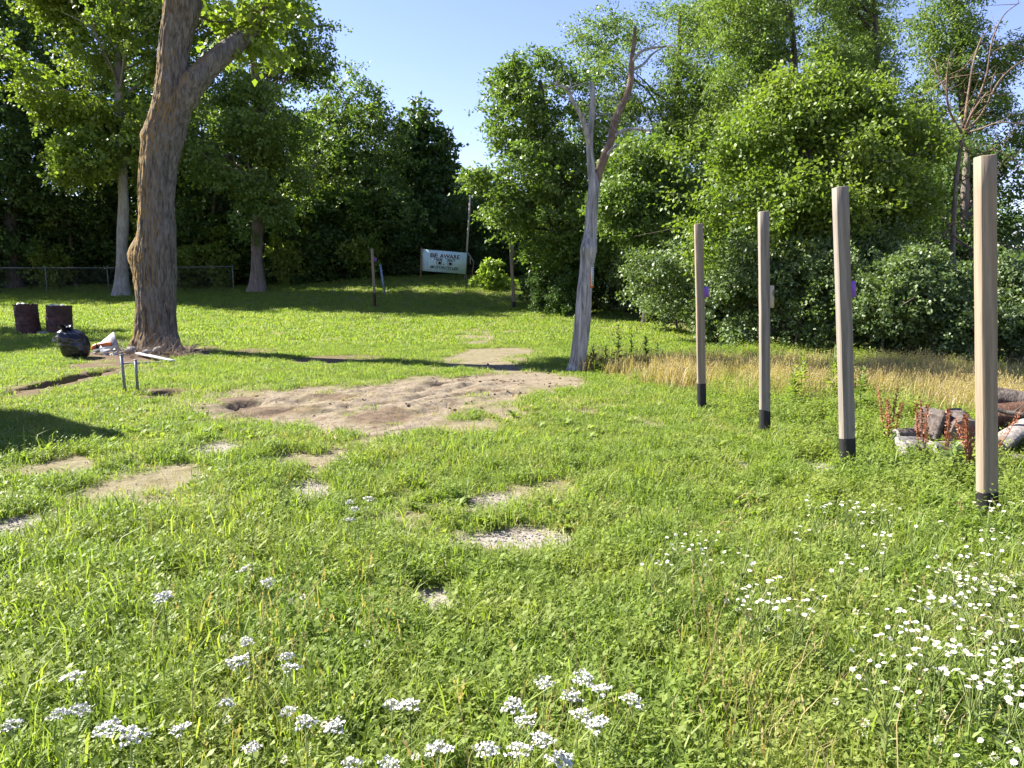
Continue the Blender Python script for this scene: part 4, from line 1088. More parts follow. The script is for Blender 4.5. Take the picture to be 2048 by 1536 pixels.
lettering('BE', -.50, .27, .20, .36, 'red_letter', 'lettering')
lettering('AWARE', .26, .27, .20, .97, 'red_letter', 'lettering')
lettering('LOOK', -.27, .115, .105, .44, 'dark_letter', 'lettering')
lettering('TWICE', .30, .115, .105, .50, 'dark_letter', 'lettering')
lettering('MOTORCYCLES', .03, -.29, .14, 1.34, 'dark_letter', 'lettering')
lettering('4', .0, -.13, .09, .07, 'dark_letter', 'lettering')
def disc(cx, cz, rx, rz, y, mat, nm, inner=0):
    n = 24; th = np.arange(n) / n * 2 * np.pi
    o = np.array([on(cx + rx * math.cos(t), y, cz + rz * math.sin(t)) for t in th])
    if inner:
        i_ = np.array([on(cx + rx * inner * math.cos(t), y, cz + rz * inner * math.sin(t)) for t in th])
        me = mesh_np(nm, np.r_[o, i_], np.array([[k, (k + 1) % n, n + (k + 1) % n, n + k] for k in range(n)]), mat)
    else:
        me = mesh_np(nm, np.r_[o, [on(cx, y, cz)]], np.array([[k, (k + 1) % n, n] for k in range(n)]), mat)
    return add(nm, me, bd_o)
for cx in (-.235, .285):
    disc(cx, -.06, .14, .12, -.0130, 'white_paint', 'painted_eye')
    disc(cx, -.06, .15, .13, -.0150, 'dark_letter', 'eye_outline', .88)
    disc(cx + .03, -.075, .075, .07, -.0165, 'dark_letter', 'pupil')
    disc(cx, .055, .15, .02, -.0145, 'dark_letter', 'eyebrow')
q0, q1 = Pd(841, 557, DS - .05) - rt, Pd(843.5, 495.5, DS - .05) - rt
mb = MB(); mb.tube([q0 - [0, 0, .1], (q0 + q1) / 2, q1], .042, 8); mb.build('stake', 'stake', root)
q0, q1 = Pd(929, 558, DS + .08) - rt, Pd(934, 503, DS + .08) - rt
mb = MB(); mb.tube([q0 - [0, 0, .1], (q0 + q1) / 2, q1], .045, 8); mb.build('stake', 'post_grey', root)
# white pole behind it
pb = gd(931, DS + .5); pt = Pd(940.5, 394, DS + .6)
root = thing('thin_pole', 'thin pale pole rising beside the painted board', 'pole', pb)
mb = MB(); mb.tube([-np.array([0, 0, .2]), (pt - pb) * .5, pt - pb], [.055, .05, .045], 10); mb.build('shaft', 'palewood', root)
mb = MB(); mb.tube([pt - pb - [0, 0, .02], pt - pb + [0, 0, .05], pt - pb + [0, 0, .09]], [.05, .07, .02], 10); mb.build('cap', 'greyplastic', root)
# broken prop leaning on it
pa, pc = gd(944, DS + .3), Pd(936, 507, DS + .35)
root = thing('broken_prop', 'broken stick propped against the thin pale pole', 'stick', pa)
m1, m2 = Pd(947.5, 524, DS + .3) - pa, Pd(936, 506, DS + .35) - pa
mb = MB(); mb.tube([np.zeros(3), m1], .03, 6); mb.build('upright', 'stake', root)
mb = MB(); mb.tube([m1, m2], .03, 6); mb.build('brace', 'palewood', root)
mb = MB(); mb.tube([Pd(940, 515, DS + .2) - pa, Pd(941, 529, DS + .2) - pa], .025, 6); mb.build('hanging_strip', 'palewood', root)
# leaning blue pipe near the far post
pa = gp(770, 590); pt = Pd(760.5, 530, pa[1] + .1)
root = thing('leaning_pipe', 'blue grey metal pipe leaning on the shaded lawn near the red footed post', 'pipe', pa)
mb = MB(); mb.tube([(pt - pa) * -.1, pt - pa], .045, 10); mb.build('pipe', 'bluepipe', root)
mb = MB(); mb.tube([pt - pa, (pt - pa) * 1.02], .058, 10); mb.build('cap', 'bluepipe', root)

# thermometer-like plate on the dead tree
c = Pd(1184, 550, DT - .06)
root = thing('tree_plate', 'narrow white plate with an orange rim fixed to the dead tree', 'sign', c, .95)
mb = MB(); mb.box((0, 0, 0), (.10, .012, .42), None, .004); pl = mb.build('plate', 'orange', root)
mb = MB(); mb.box((0, -.008, .0), (.078, .006, .35)); mb.build('face', 'white_paint', pl)
for i in range(9):
    mb = MB(); mb.box((.0, -.0125, -.14 + i * .035), (.034, .003, .010)); mb.build('mark', 'dark_letter', pl)

# ------------------------------------------------------------------ steel drums
def drum(label, px, py, h, r, lean, seed, dent):
    g = gp(px, py)
    root = thing('steel_drum', label, 'drum', g, 0, None)
    root.rotation_euler = (0, lean, .3 * seed)
    zs = np.r_[np.linspace(0, h, 40)]
    rg = np.random.default_rng(seed)
    rr = np.array([r + .019 * (np.exp(-((z - h * .34) / .012) ** 2) + np.exp(-((z - h * .66) / .012) ** 2)) + .010 * (np.exp(-((z - h) / .012) ** 2) + np.exp(-(z / .012) ** 2)) for z in zs])
    ph = rg.uniform(0, 6, 3)
    def dsp(P, th):
        z = P[:, 2:3]; t = th[None, :]
        return 1 + dent * (.05 * np.sin(t * 2 + ph[0] + z * 2) + .04 * np.sin(t * 3 + ph[1]) * (z / h) ** 2 - .14 * np.exp(-((np.angle(np.exp(1j * (t - 4.2)))) / .4) ** 2 - ((z - h * .62) / .12) ** 2))
    mb = MB(); P = np.c_[np.zeros(len(zs)), np.zeros(len(zs)), zs]
    V, Q = loft(P, rr, 40, dsp); top = V[-40:].copy(); top[:, 2] += rg.normal(size=40) * .012 * dent; V[-40:] = top
    mb.put(V, Q); V2, Q2 = loft(P[8:], rr[8:] - .006, 40, dsp); V2[-40:] = top * [.985, .985, 1]; mb.put(V2, Q2[:, ::-1])
    n0 = len(V); mb.put(np.r_[V[-40:], V2[-40:]], [[k, (k + 1) % 40, 40 + (k + 1) % 40, 40 + k] for k in range(40)])
    sh = mb.build('shell', 'rust', root, True)
    mb = MB(); n = 28; th = np.arange(n) / n * 6.283
    V = np.r_[np.c_[np.cos(th) * r * .93, np.sin(th) * r * .93, np.full(n, h * .86) + rg.normal(size=n) * .03], [[0, 0, h * .9]]]
    mb.put(V, None, [[k, (k + 1) % n, n] for k in range(n)]); mb.build('ash_fill', 'twig', root)
    for k in range(4):
        a = rg.uniform(2.3, 5.2); mb = MB(); mb.box((math.cos(a) * r * .7, math.sin(a) * r * .7, h * .98), (.10, .05, .09), rotm(*rg.uniform(-1, 1, 3)))
        mb.build('scrap', 'ash', root)
    mb = MB(); a = -.5; mb.put([[r * math.cos(a) * 1.0, r * math.sin(a), h * .62], [r * 1.02, r * math.sin(a) * .6, h * .34], [r * 1.22 * math.cos(a), r * 1.22 * math.sin(a), h * .42]], None, [[0, 1, 2]])
    if seed == 1: mb.build('torn_flap', 'rust', root)
    return root
drum('rusty burnt drum leaning to one side with scrap heaped in its mouth', 59, 668, .80, .295, -.05, 1, 1.2)
drum('rusty straight drum with pale scorch streaks, half hidden by the black bag', 120, 668, .76, .30, .03, 2, .7)
# concrete foot between the drums
g = gp(88, 670); root = thing('concrete_block', 'small dark block lying at the foot of the leaning drum', 'block', g, .2)
mb = MB(); mb.box((0, 0, .03), (.26, .16, .12), None, .012); mb.build('block', 'stone', root)

# ------------------------------------------------------------------ rubbish at the tree foot
g = gp(152, 716)
root = thing('rubbish_bag', 'bulging shiny black plastic rubbish bag tied at the top', 'bag', g, .2)
root.scale = (.82, .82, .92)
nu, nv = 72, 48
u_, v_ = np.meshgrid(np.arange(nu) / nu * 2 * np.pi, np.linspace(0, 1, nv))
prof_r = np.interp(v_, [0, .05, .18, .45, .7, .85, .94, 1], [.0, .25, .285, .31, .30, .25, .13, .05])
fold = 1 + .07 * (fbm(u_ * 2.2, v_ * 7, 5, 4) - .5) * 2 + .10 * sstep(.55, 1, v_) * np.sin(u_ * 9 + 4 * fbm(u_, v_ * 4, 2)) + .04 * np.sin(u_ * 3 + 1)
fold[:, -1] = fold[:, 0] = 1
H = .60
xx = np.cos(u_) * prof_r * fold * 1.04 - .13 * v_ ** 2; yy = np.sin(u_) * prof_r * fold * .85; zz = v_ * H * (1 + .05 * np.sin(u_ * 2))
i2 = np.arange(nv - 1)[:, None] * nu; j = np.arange(nu)[None, :]; j2 = (j + 1) % nu
Qb = np.stack([i2 + j, i2 + j2, i2 + nu + j2, i2 + nu + j], -1).reshape(-1, 4)
add('sack', mesh_np('sack', np.c_[xx.ravel(), yy.ravel(), zz.ravel()], Qb, 'bag', None, True), root)
mb = MB(); rg = np.random.default_rng(21)
for k in range(7):
    a = k / 7 * 6.283; c0 = np.array([-.13, 0, H * .97]); e = c0 + np.array([math.cos(a) * .13 - .05, math.sin(a) * .12, .05 + rg.uniform(-.03, .05)]); s_ = np.array([-math.sin(a), math.cos(a), 0]) * .05
    mb.put([c0 - s_ * .3, c0 + s_ * .3, e + s_ + [0, 0, .02], e - s_ - [0, 0, .02], (c0 + e) / 2 + [0, 0, .05]], None, [[0, 1, 4], [1, 2, 4], [2, 3, 4], [3, 0, 4]])
mb.build('tied_neck', 'bag', root)
mb = MB()
for k in range(5):
    a = 2.4 + k * .42; c0 = np.array([math.cos(a) * .22 - .09, math.sin(a) * .17 - .06, .44 - .02 * k]); 
    V = c0 + rg.normal(size=(5, 3)) * .035 + np.array([-.06, -.06, 0]); mb.put(V, None, [[0, 1, 2], [0, 2, 3], [0, 3, 4]])
mb.build('torn_flap', 'greyplastic', root)
def prism_px(pts, d, th, slant):
    base = np.array([Pd(a, b, d + s) for (a, b), s in zip(pts, slant)])
    n = len(base); back = base + np.array([0, th, 0])
    mid = base.mean(0)
    return base, back, n
g0 = gp(210, 707)
root = thing('plastic_sheet', 'creased grey plastic sheet standing up between the bag and the trunk', 'sheet', g0)
pts = [(184, 703), (192, 692), (226, 664), (231, 678), (237, 697), (214, 705)]
fr = np.array([Pd(a, b, g0[1] + s) - g0 for (a, b), s in zip(pts, [-.1, .05, .25, .15, 0, -.15])]); bk = fr + np.array([.01, .02, 0])
mb = MB(); n = len(pts)
V = np.r_[fr, bk, [fr.mean(0) + [0, -.05, 0]], [bk.mean(0) + [0, -.05, 0]]]
mb.put(V, [[k, (k + 1) % n, n + (k + 1) % n, n + k] for k in range(n)], [[2 * n, (k + 1) % n, k] for k in range(n)] + [[2 * n + 1, n + k, n + (k + 1) % n] for k in range(n)])
mb.build('panel', 'greyplastic', root)
mb = MB(); rg = np.random.default_rng(22)
for _ in range(26):
    a, b = rg.uniform(200, 250), rg.uniform(693, 712); c0 = Pd(a, b, g0[1] - .2 + rg.normal() * .05) - g0
    V = c0 + rg.normal(size=(4, 3)) * [.07, .04, .03]; mb.put(V, None, [[0, 1, 2], [1, 3, 2]])
mb.build('crumpled_film', 'ash', root)['kind'] = 'stuff'
g0 = gp(200, 704)
root = thing('orange_tool', 'orange plastic hand tool lying against the grey sheet', 'tool', g0)
pp = np.array([Pd(a, b, g0[1] - .36) - g0 for a, b in [(185, 700), (188, 694), (198, 690), (212, 688), (223, 688)]])
mb = MB(); mb.tube(pp, [.03, .045, .04, .045, .03], 10, 4); mb.build('body', 'orange', root, True)
pp = np.array([Pd(a, b, g0[1] - .40) - g0 for a, b in [(194, 697), (193.5, 692), (193, 687)]])
mb = MB(); mb.tube(pp, [.02, .018, .012], 8); mb.build('lever', 'black', root)
pp = np.array([Pd(a, b, g0[1] - .42) - g0 for a, b in [(187, 707), (200, 703), (222, 694)]])
mb = MB(); mb.tube(pp, [.014, .014, .012], 8); mb.build('blade', 'greyplastic', root)
def lying(name, label, cat, a, b, lift, w, h, mat):
    p, q = G(*a, lift), G(*b, lift); m = (p + q) / 2; L = float(np.linalg.norm(q - p))
    root = thing(name, label, cat, (m[0], m[1], gz(m[0], m[1]) + lift), math.atan2(q[1] - p[1], q[0] - p[0]))
    mb = MB(); R = rotm(0, -math.asin((q[2] - p[2]) / L), 0); mb.box((0, 0, 0), (L, w, h), R, .003); mb.build('length', mat, root)
    return root
lying('white_board', 'white board lying on bare soil at the foot of the leaning trunk', 'board', (275, 706), (345, 721), .06, .09, .025, 'white_paint')
lying('metal_bar', 'thin grey metal bar lying on the soil behind the two steel stakes', 'bar', (240, 727), (322, 725), .03, .03, .03, 'greyplastic')
for i, (px, py, r, lab) in enumerate([(318, 703, .13, 'rounded grey stone against the trunk foot above the white board'), (263, 702, .12, 'pale striped stone at the left root of the leaning trunk'), (296, 705, .10, 'small grey stone between the roots of the leaning trunk')]):
    g = gp(px, py + 5); rg = np.random.default_rng(700 + i)
    nu, nv = 16, 9; u_, v_ = np.meshgrid(np.arange(nu) / nu * 6.283, np.linspace(.02, math.pi - .02, nv))
    rr = r * (1 + .25 * (fbm(np.cos(u_) * 1.5 + i * 9, np.sin(u_) * 1.5 + v_ * 1.3, 5, 3) - .5) * 2)
    V = np.c_[(np.cos(u_) * np.sin(v_) * rr).ravel(), (np.sin(u_) * np.sin(v_) * rr).ravel() * .8, (np.cos(v_) * rr * .7).ravel() + r * .45]
    ix = np.arange(nv - 1)[:, None] * nu; j = np.arange(nu)[None, :]
    o = add('stone', mesh_np('stone', V, np.stack([ix + j, ix + nu + j, ix + nu + (j + 1) % nu, ix + (j + 1) % nu], -1).reshape(-1, 4), 'stone', None, False), None, g)
    tag(o, lab, 'stone', 'stones at the trunk foot')
rg = np.random.default_rng(31)
mb = MB()
for _ in range(190):
    px = rg.choice([rg.uniform(235, 300), rg.uniform(270, 345), rg.uniform(340, 385)]); g = G(px, rg.uniform(702, 716)); z0 = gz(g[0], g[1])
    L = rg.uniform(.12, .62); az = rg.uniform(0, 6.283); el = rg.uniform(.05, 1.1)
    dr = np.array([math.cos(az) * math.cos(el), math.sin(az) * math.cos(el), math.sin(el)]); s0 = np.array([g[0], g[1], z0])
    mb.tube([s0, s0 + dr * L * .5 + rg.normal(size=3) * .03, s0 + dr * L], [.006, .004, .002], 4, 0, False)
o = mb.build('cut_brush', 'twig'); tag(o, 'tangle of dry cut twigs around the foot of the leaning trunk', 'brush', None, 'stuff')
# two steel stakes
for tp, bt, lab in [((242.5, 711), (250.5, 786), 'longer grey steel stake driven into the grass by the drums'), ((271, 721), (275.5, 781), 'shorter grey steel stake driven into the grass beside the other')]:
    g = gp(*bt); t_ = Pd(tp[0], tp[1], g[1])
    root, L = lean_root('steel_stake', lab, 'stake', g, t_, .4, 'steel stakes')
    mb = MB(); mb.tube([[0, 0, -.15], [0, 0, L * .5], [0, 0, L]], .019, 10); mb.build('tube', 'steel', root)
    mb = MB(); mb.tube([[0, 0, L - .002], [0, 0, L + .012]], .021, 10); mb.build('cap', 'steel', root)

# ------------------------------------------------------------------ wire fence
A, B = gd(-140, 34.5), gd(472, 33.8)
root = thing('wire_fence', 'low chain link fence with a steel top rail in front of the dark wood', 'fence', A)
nseg_ = 5
tops = []
for i in range(nseg_ + 1):
    p = A + (B - A) * i / nseg_; p[2] = gz(p[0], p[1]); q = p - A
    mb = MB(); mb.tube([q - [0, 0, .1], q + [0, 0, 1.24]], .024, 8); po = mb.build('post', 'fence_steel', root)
    mb = MB(); mb.tube([q + [0, 0, 1.24], q + [0, 0, 1.29]], [.03, .018], 8); mb.build('cap', 'fence_steel', po)
    tops.append(q)
for i in range(nseg_):
    mb = MB(); mb.tube([tops[i] + [0, 0, 1.2], tops[i + 1] + [0, 0, 1.2]], .017, 8); mb.build('top_rail', 'steel', root)
mb = MB()
L = np.linalg.norm(B - A); nW = int(L / .11)
for i in range(-11, nW):
    for sgn in (1, -1):
        x0 = i * .11; x1 = x0 + 1.18
        a0, a1 = max(x0, 0), min(x1, L)
        if a1 <= a0: continue
        def pt(xx):
            h = (xx - x0) / 1.18 * 1.15; h = h if sgn > 0 else 1.15 - h
            q = tops[0] + (tops[-1] - tops[0]) * xx / L
            zt = np.interp(xx / L * nseg_, np.arange(nseg_ + 1), [t[2] for t in tops]); return np.array([q[0], q[1] + .03 * sgn * .2, zt + .03 + h])
        mb.tube([pt(a0), pt(a1)], .0013, 3, 0, False)
mb.build('wire_mesh', 'fence_steel', root)['kind'] = 'stuff'

# ------------------------------------------------------------------ off-frame shed that throws the wedge of shade
tip = G(262, 876); H_ = 2.6
k_ = H_ / math.tan(SUN_EL)
corner = np.array([tip[0], tip[1]]) + np.array([SUN_AZ.x, SUN_AZ.y]) * k_
e1 = np.array([-.60, -.80]); e2 = np.array([-.80, .60])
root = thing('garden_shed', 'small grey shed with a flat roof standing beside the lawn', 'shed', (corner[0], corner[1], 0), math.atan2(e1[1], e1[0]))
mb = MB()
for i in range(16):
    z = .08 + i * .155
    b_ = MB(); b_.box((1.5, -.01, z), (3.0, .03, .15), rotm(.08, 0, 0)); b_.build('siding_board', 'shed_wall', root)
mb = MB(); mb.box((1.5, -1.02, 1.24), (2.98, 2.0, 2.48)); mb.build('wall', 'shed_wall', root)
mb = MB(); mb.box((1.5, -1.0, H_ - .06), (3.0, 2.1, .1)); mb.build('roof', 'shed_roof', root)

# ------------------------------------------------------------------ log pile
def log(label, px, py, d, L, r, az, el, mat, cut, seed, split=0, roll=0.0, grp='cut logs of the pile'):
    rg = np.random.default_rng(seed)
    c = Pd(px, py, d)
    root = thing('cut_log', label, 'log', c, 0, grp)
    root.rotation_euler = (0, -el, az)
    n, m = 28, 16
    xs = np.linspace(-L / 2, L / 2, m)
    th = np.arange(n) / n * 2 * np.pi
    X, T = np.meshgrid(xs, th, indexing='ij')
    R = r * (1 + .14 * (fbm(np.cos(T) * 1.3 + seed, np.sin(T) * 1.3 + X * 2.2, seed, 3) - .5) * 2 + .07 * (fbm(T * 5, X * 7 + seed, seed + 3, 3) - .5) * 2)
    Y, Z = np.cos(T + roll) * R, np.sin(T + roll) * R
    if split:
        f = np.array([math.cos(roll * 1.7), math.sin(roll * 1.7)])
        dd_ = Y * f[0] + Z * f[1]; lim = r * (.15 if split == 1 else -.15) + .02 * (fbm(X * 9, T * 3, 9, 2) - .5)
        ov = np.clip(dd_ - lim, 0, None); Y, Z = Y - ov * f[0], Z - ov * f[1]
    V = np.c_[X.ravel(), Y.ravel(), Z.ravel()]
    ix = np.arange(m - 1)[:, None] * n; j = np.arange(n)[None, :]
    add('bark', mesh_np('bark', V, np.stack([ix + j, ix + (j + 1) % n, ix + n + (j + 1) % n, ix + n + j], -1).reshape(-1, 4), mat, None, not split), root)
    for e, sg in ((0, -1), (m - 1, 1)):
        ring = V[e * n:(e + 1) * n]; cc = ring.mean(0)
        rings = [ring + [sg * .002, 0, 0]]
        for q in (.93, .6, .3):
            rr = cc + (ring - cc) * q; rr[:, 0] += sg * (.004 + rg.normal(size=n) * .0015); rings.append(rr)
        Vc = np.r_[np.concatenate(rings), [cc + [sg * .005, 0, 0]]]
        Q = [[k * n + i, k * n + (i + 1) % n, (k + 1) * n + (i + 1) % n, (k + 1) * n + i] for k in range(3) for i in range(n)]
        T3 = [[3 * n + i, 3 * n + (i + 1) % n, 4 * n] for i in range(n)]
        face = add('cut_face', mesh_np('cut_face', Vc, [np.array(Q), np.array(T3)], cut), root)
        ca = rg.uniform(0, 6.28)
        if r > .11 and not split:
            mb = MB(); w = np.array([0, math.cos(ca), math.sin(ca)]); pz = np.array([0, -w[2], w[1]])
            p0, p1 = cc + w * r * .85, cc - w * r * .35 + pz * r * .2; x_ = np.array([sg * .0075, 0, 0])
            mid = (p0 + p1) / 2 + pz * r * .22
            mb.put([p0 + x_, mid + pz * .008 + x_, p1 + x_, mid - pz * .008 + x_], [[0, 1, 2, 3]]); mb.build('crack', 'bark_dark', face)
    return root
HP = math.pi / 2
LOGS = [('grey split log slab standing on end in the pile', 1857, 846, 6.35, .26, .125, .35, 1.25, 'log_bark', 'cut_grey', 1, 1, .9),
        ('round log showing a cracked brown sawn end to the lawn', 1921, 858, 6.30, .34, .140, HP - .25, .12, 'log_bark', 'cut', 2, 0, 0),
        ('bleached split log lying low at the end of the pile', 1832, 886, 6.10, .30, .075, .25, -.12, 'log_pale', 'cut_grey', 3, 1, 1.2),
        ('small ridged grey log behind the bleached split one', 1813, 868, 6.35, .20, .055, .1, .05, 'log_bark', 'cut_grey', 4, 0, 0),
        ('pale log butt sunk in the weeds below the bleached one', 1816, 908, 6.05, .18, .070, .5, .9, 'log_pale', 'cut_grey', 5, 0, 0),
        ('pale log half buried under the cracked round one', 1890, 902, 6.10, .28, .085, .15, -.05, 'log_pale', 'cut_grey', 6, 0, 0),
        ('grey log on top of the pile with a dark sawn end', 2013, 798, 6.60, .26, .092, -.45, -.10, 'log_bark', 'cut', 7, 0, 0),
        ('reddish brown barkless log lying under the top one', 2036, 830, 6.45, .46, .125, -.35, .15, 'log_red', 'cut', 8, 0, 0),
        ('big pale grey split log in the middle of the pile', 2034, 880, 6.15, .42, .125, .55, .25, 'log_pale', 'cut_grey', 9, 1, 2.2),
        ('pale round log at the bottom of the pile in the weeds', 2018, 932, 5.95, .26, .100, .2, 0, 'log_pale', 'cut_grey', 10, 0, 0),
        ('bluish white log end at the bottom of the pile', 2056, 944, 5.80, .24, .070, 1.1, 0, 'log_pale', 'cut_grey', 11, 0, 0),
        ('dark round log wedged behind the tall brown post', 1968, 868, 6.50, .36, .135, .7, .1, 'log_bark', 'cut', 12, 0, 0),
        ('dark log at the base of the pile behind the tall brown post', 1958, 915, 6.25, .36, .110, .2, 0, 'log_bark', 'cut', 13, 0, 0),
        ('thick brown log at the back of the pile', 2085, 868, 6.50, .5, .15, .3, 0, 'log_bark', 'cut', 14, 0, 0),
        ('thick grey log at the far end of the pile', 2110, 920, 6.2, .5, .15, .1, 0, 'log_pale', 'cut_grey', 15, 0, 0)]
for a in LOGS: log(*a)
p0, p1 = Pd(1986, 814, 6.25), Pd(2066, 838, 6.1)
root = thing('pile_branch', 'thin bent branch lying across the log pile', 'branch', p0)
mb = MB(); mb.tube([np.zeros(3), (p1 - p0) * .35 + [0, 0, -.012], (p1 - p0) * .7 + [0, 0, .012], p1 - p0], [.018, .02, .022, .024], 10, 5, True, knobby); mb.build('stem', 'log_bark', root, True)
mb = MB(); mb.tube([(p1 - p0) * .5, (p1 - p0) * .5 + [.06, -.05, .09]], [.009, .004], 6); mb.build('twig', 'log_bark', root)

# ------------------------------------------------------------------ single weeds
def quad_leaf(mb, q, d, L, W, up=(0, 0, 1)):
    d = unit(np.asarray(d, float)); e = unit(np.cross(d, up)); n_ = np.cross(e, d)
    mb.put([q, q + d * L * .45 + e * W / 2 + n_ * L * .05, q + d * L - n_ * L * .15, q + d * L * .45 - e * W / 2 + n_ * L * .05], [[0, 1, 2, 3]])
def dock(px, py_top, base_h, seed, label):
    rg = np.random.default_rng(seed)
    root = thing('dock_weed', label, 'weed', base_h, rg.uniform(0, 6), 'rust brown dock weeds')
    d = base_h[1]; H = Pd(px, py_top, d)[2] - base_h[2]
    for k in range(rg.integers(2, 4)):
        lean = rg.normal(size=2) * .10
        top = np.array([lean[0], lean[1], H * rg.uniform(.75, 1)])
        b_ = np.array([rg.normal() * .03, rg.normal() * .03, 0])
        mb = MB(); mb.tube([b_, (b_ + top) / 2 + [lean[0] * .1, 0, 0], top], [.005, .004, .002], 5); mb.build('stem', 'dock', root)
        mb = MB()
        for _ in range(110):
            t = rg.uniform(.38, 1); q = b_ + (top - b_) * t; a = rg.uniform(0, 6.28); w = .030 * (1.15 - t) + .008
            q = q + np.array([math.cos(a) * w * rg.random(), math.sin(a) * w * rg.random(), rg.normal() * .01])
            quad_leaf(mb, q, rg.normal(size=3) + [0, 0, .6], rg.uniform(.014, .024), .012, (.3, .9, .1))
        mb.build('seed_head', 'dock', root)
    mb = MB()
    for k in range(7):
        a = k * 2.4; quad_leaf(mb, np.array([0, 0, .03 + .03 * k]), [math.cos(a), math.sin(a), .7], rg.uniform(.09, .15), .035)
    mb.build('leaves', 'weed', root)
for i, (px, pt_, pb_, lab) in enumerate([(1762, 772, 872, 'rust brown dock stalks rising from dry grass left of the logs'), (1778, 780, 868, 'second rust brown dock stalk beside the dry grass left of the logs'), (1856, 800, 905, 'leaning rust brown dock in front of the standing slab'),
                                         (1893, 812, 915, 'rust brown dock between the slab and the cracked round log'), (1942, 795, 930, 'dense dark rust dock beside the tall brown post'), (1934, 805, 935, 'rust dock with drooping stalks close to the tall brown post'), (1950, 845, 950, 'short red dock at the foot of the tall brown post')]):
    g = G(px, pb_ + 25); dock(px, pt_, np.array([g[0], g[1], gz(g[0], g[1])]), 800 + i, lab)
def spike_weed(px, pt_, pb_, seed, label, mat='honey', full=.5):
    rg = np.random.default_rng(seed); g = gp(px, pb_); H = Pd(px, pt_, g[1])[2] - g[2]
    root = thing('thistle_weed', label, 'weed', g, rg.uniform(0, 6), 'tall upright weeds')
    mb = MB(); mb.tube([[0, 0, 0], [.01, .01, H * .5], [.0, .01, H]], [.008, .006, .003], 6); mb.build('stem', 'stem', root)
    mb = MB()
    for k in range(int(60 * full + 20)):
        t = rg.random() ** 1.2; a = k * 2.4; L = (.05 + .15 * (1 - t)) * rg.uniform(.6, 1.1)
        quad_leaf(mb, np.array([0, 0, H * (.05 + .95 * t)]), [math.cos(a), math.sin(a), .25 + .9 * t], L, L * .32)
    mb.build('leaves', mat, root)
spike_weed(1235, 651, 742, 901, 'tall dark thistle spike just right of the dead tree', 'elm', .8)
spike_weed(1262, 667, 742, 902, 'thin weed spike beside the tall thistle near the dead tree', 'elm', .3)
spike_weed(1291, 668, 742, 903, 'dense dark club shaped weed spike beyond the thistle', 'elm', .9)
spike_weed(1314, 688, 742, 904, 'short leaning weed spike beside the club shaped one', 'elm', .4)
spike_weed(1185, 690, 742, 905, 'dark leafy weed at the foot of the dead tree', 'elm', .7)
spike_weed(1210, 692, 742, 906, 'branching weed between the dead tree and the thistle', 'elm', .4)
spike_weed(1600, 700, 800, 907, 'pale upright leafy weed between the two grey posts', 'weed', 1.0)
spike_weed(1585, 730, 815, 908, 'bushy pale weed beside the post with the pale board', 'weed', 1.2)
spike_weed(1690, 672, 800, 909, 'tall fresh green weed behind the post with the purple block', 'weed', 1.2)
spike_weed(1665, 690, 805, 910, 'leafy weed rising behind the crooked weathered post', 'weed', 1.0)
spike_weed(1720, 735, 830, 911, 'dark leafy weed right of the crooked weathered post', 'elm', 1.2)
spike_weed(1905, 885, 950, 912, 'pale green broad leafed weed at the foot of the logs', 'silver', 1.0)

# ------------------------------------------------------------------ white flowers
fr_ = np.random.default_rng(1000)
def yarrow_head(seed):
    rg = np.random.default_rng(seed); mb = MB()
    for k in range(11):
        a, r = k * 2.4, .036 * math.sqrt((k + .3) / 11); c = np.array([r * math.cos(a), r * math.sin(a), rg.normal() * .004 - r * .25])
        for _ in range(14):
            q = c + np.array([rg.normal() * .0055, rg.normal() * .0055, rg.normal() * .0018]); nrm = unit(rg.normal(size=3) * .5 + [0, 0, 1])
            u = unit(np.cross(nrm, [1, .3, 0])); v = np.cross(nrm, u); s_ = .0034
            mb.put([q - u * s_ - v * s_, q + u * s_ - v * s_, q + u * s_ + v * s_, q - u * s_ + v * s_], [[0, 1, 2, 3]])
    return mb.mesh('flower_head', 'petal')
def yarrow_stem(H, seed):
    rg = np.random.default_rng(seed); mb = MB()
    mb.tube([[0, 0, 0], [.004, 0, H * .5], [0, 0, H - .022]], [.0028, .0024, .0018], 5)
    for k in range(11):
        a, r = k * 2.4, .034 * math.sqrt((k + .3) / 11); mb.tube([[0, 0, H - .026], [r * math.cos(a), r * math.sin(a), H - .004 - r * .25]], [.0011, .0008], 3, 0, False)
    for k in range(9):
        a = k * 2.4; z = H * (.05 + .085 * k); L = .07 * (1 - k / 14)
        for t in np.linspace(.2, 1, 6):
            q = np.array([math.cos(a) * L * t, math.sin(a) * L * t, z + L * t * .8]); 
            for sg in (-1, 1): quad_leaf(mb, q, [math.cos(a + sg), math.sin(a + sg), .6], .012, .003)
    return mb.mesh('stem', 'stem')
YH = [yarrow_head(i) for i in range(3)]
YS = {h: yarrow_stem(h, int(h * 100)) for h in (.24, .30, .36)}
def daisy(seed):
    rg = np.random.default_rng(seed); mb = MB(); n = 13
    for k in range(n):
        a = k / n * 6.283; d = np.array([math.cos(a), math.sin(a), 0]); e = np.array([-d[1], d[0], 0]); dz = rg.uniform(-.001, .0025)
        mb.put([d * .0025, d * .008 - e * .0025 + [0, 0, dz * .5], d * .0125 * rg.uniform(.85, 1.1) + [0, 0, dz], d * .008 + e * .0025 + [0, 0, dz * .5]], [[0, 1, 2, 3]])
    return mb.mesh('flower_head', 'petal')
def daisy_eye():
    mb = MB(); n = 8; th = np.arange(n) / n * 6.283
    mb.put(np.r_[np.c_[np.cos(th) * .0038, np.sin(th) * .0038, np.full(n, .0006)], [[0, 0, .0026]]], None, [[k, (k + 1) % n, n] for k in range(n)])
    return mb.mesh('flower_eye', 'yellow')
DA, DE = [daisy(i) for i in range(3)], daisy_eye()
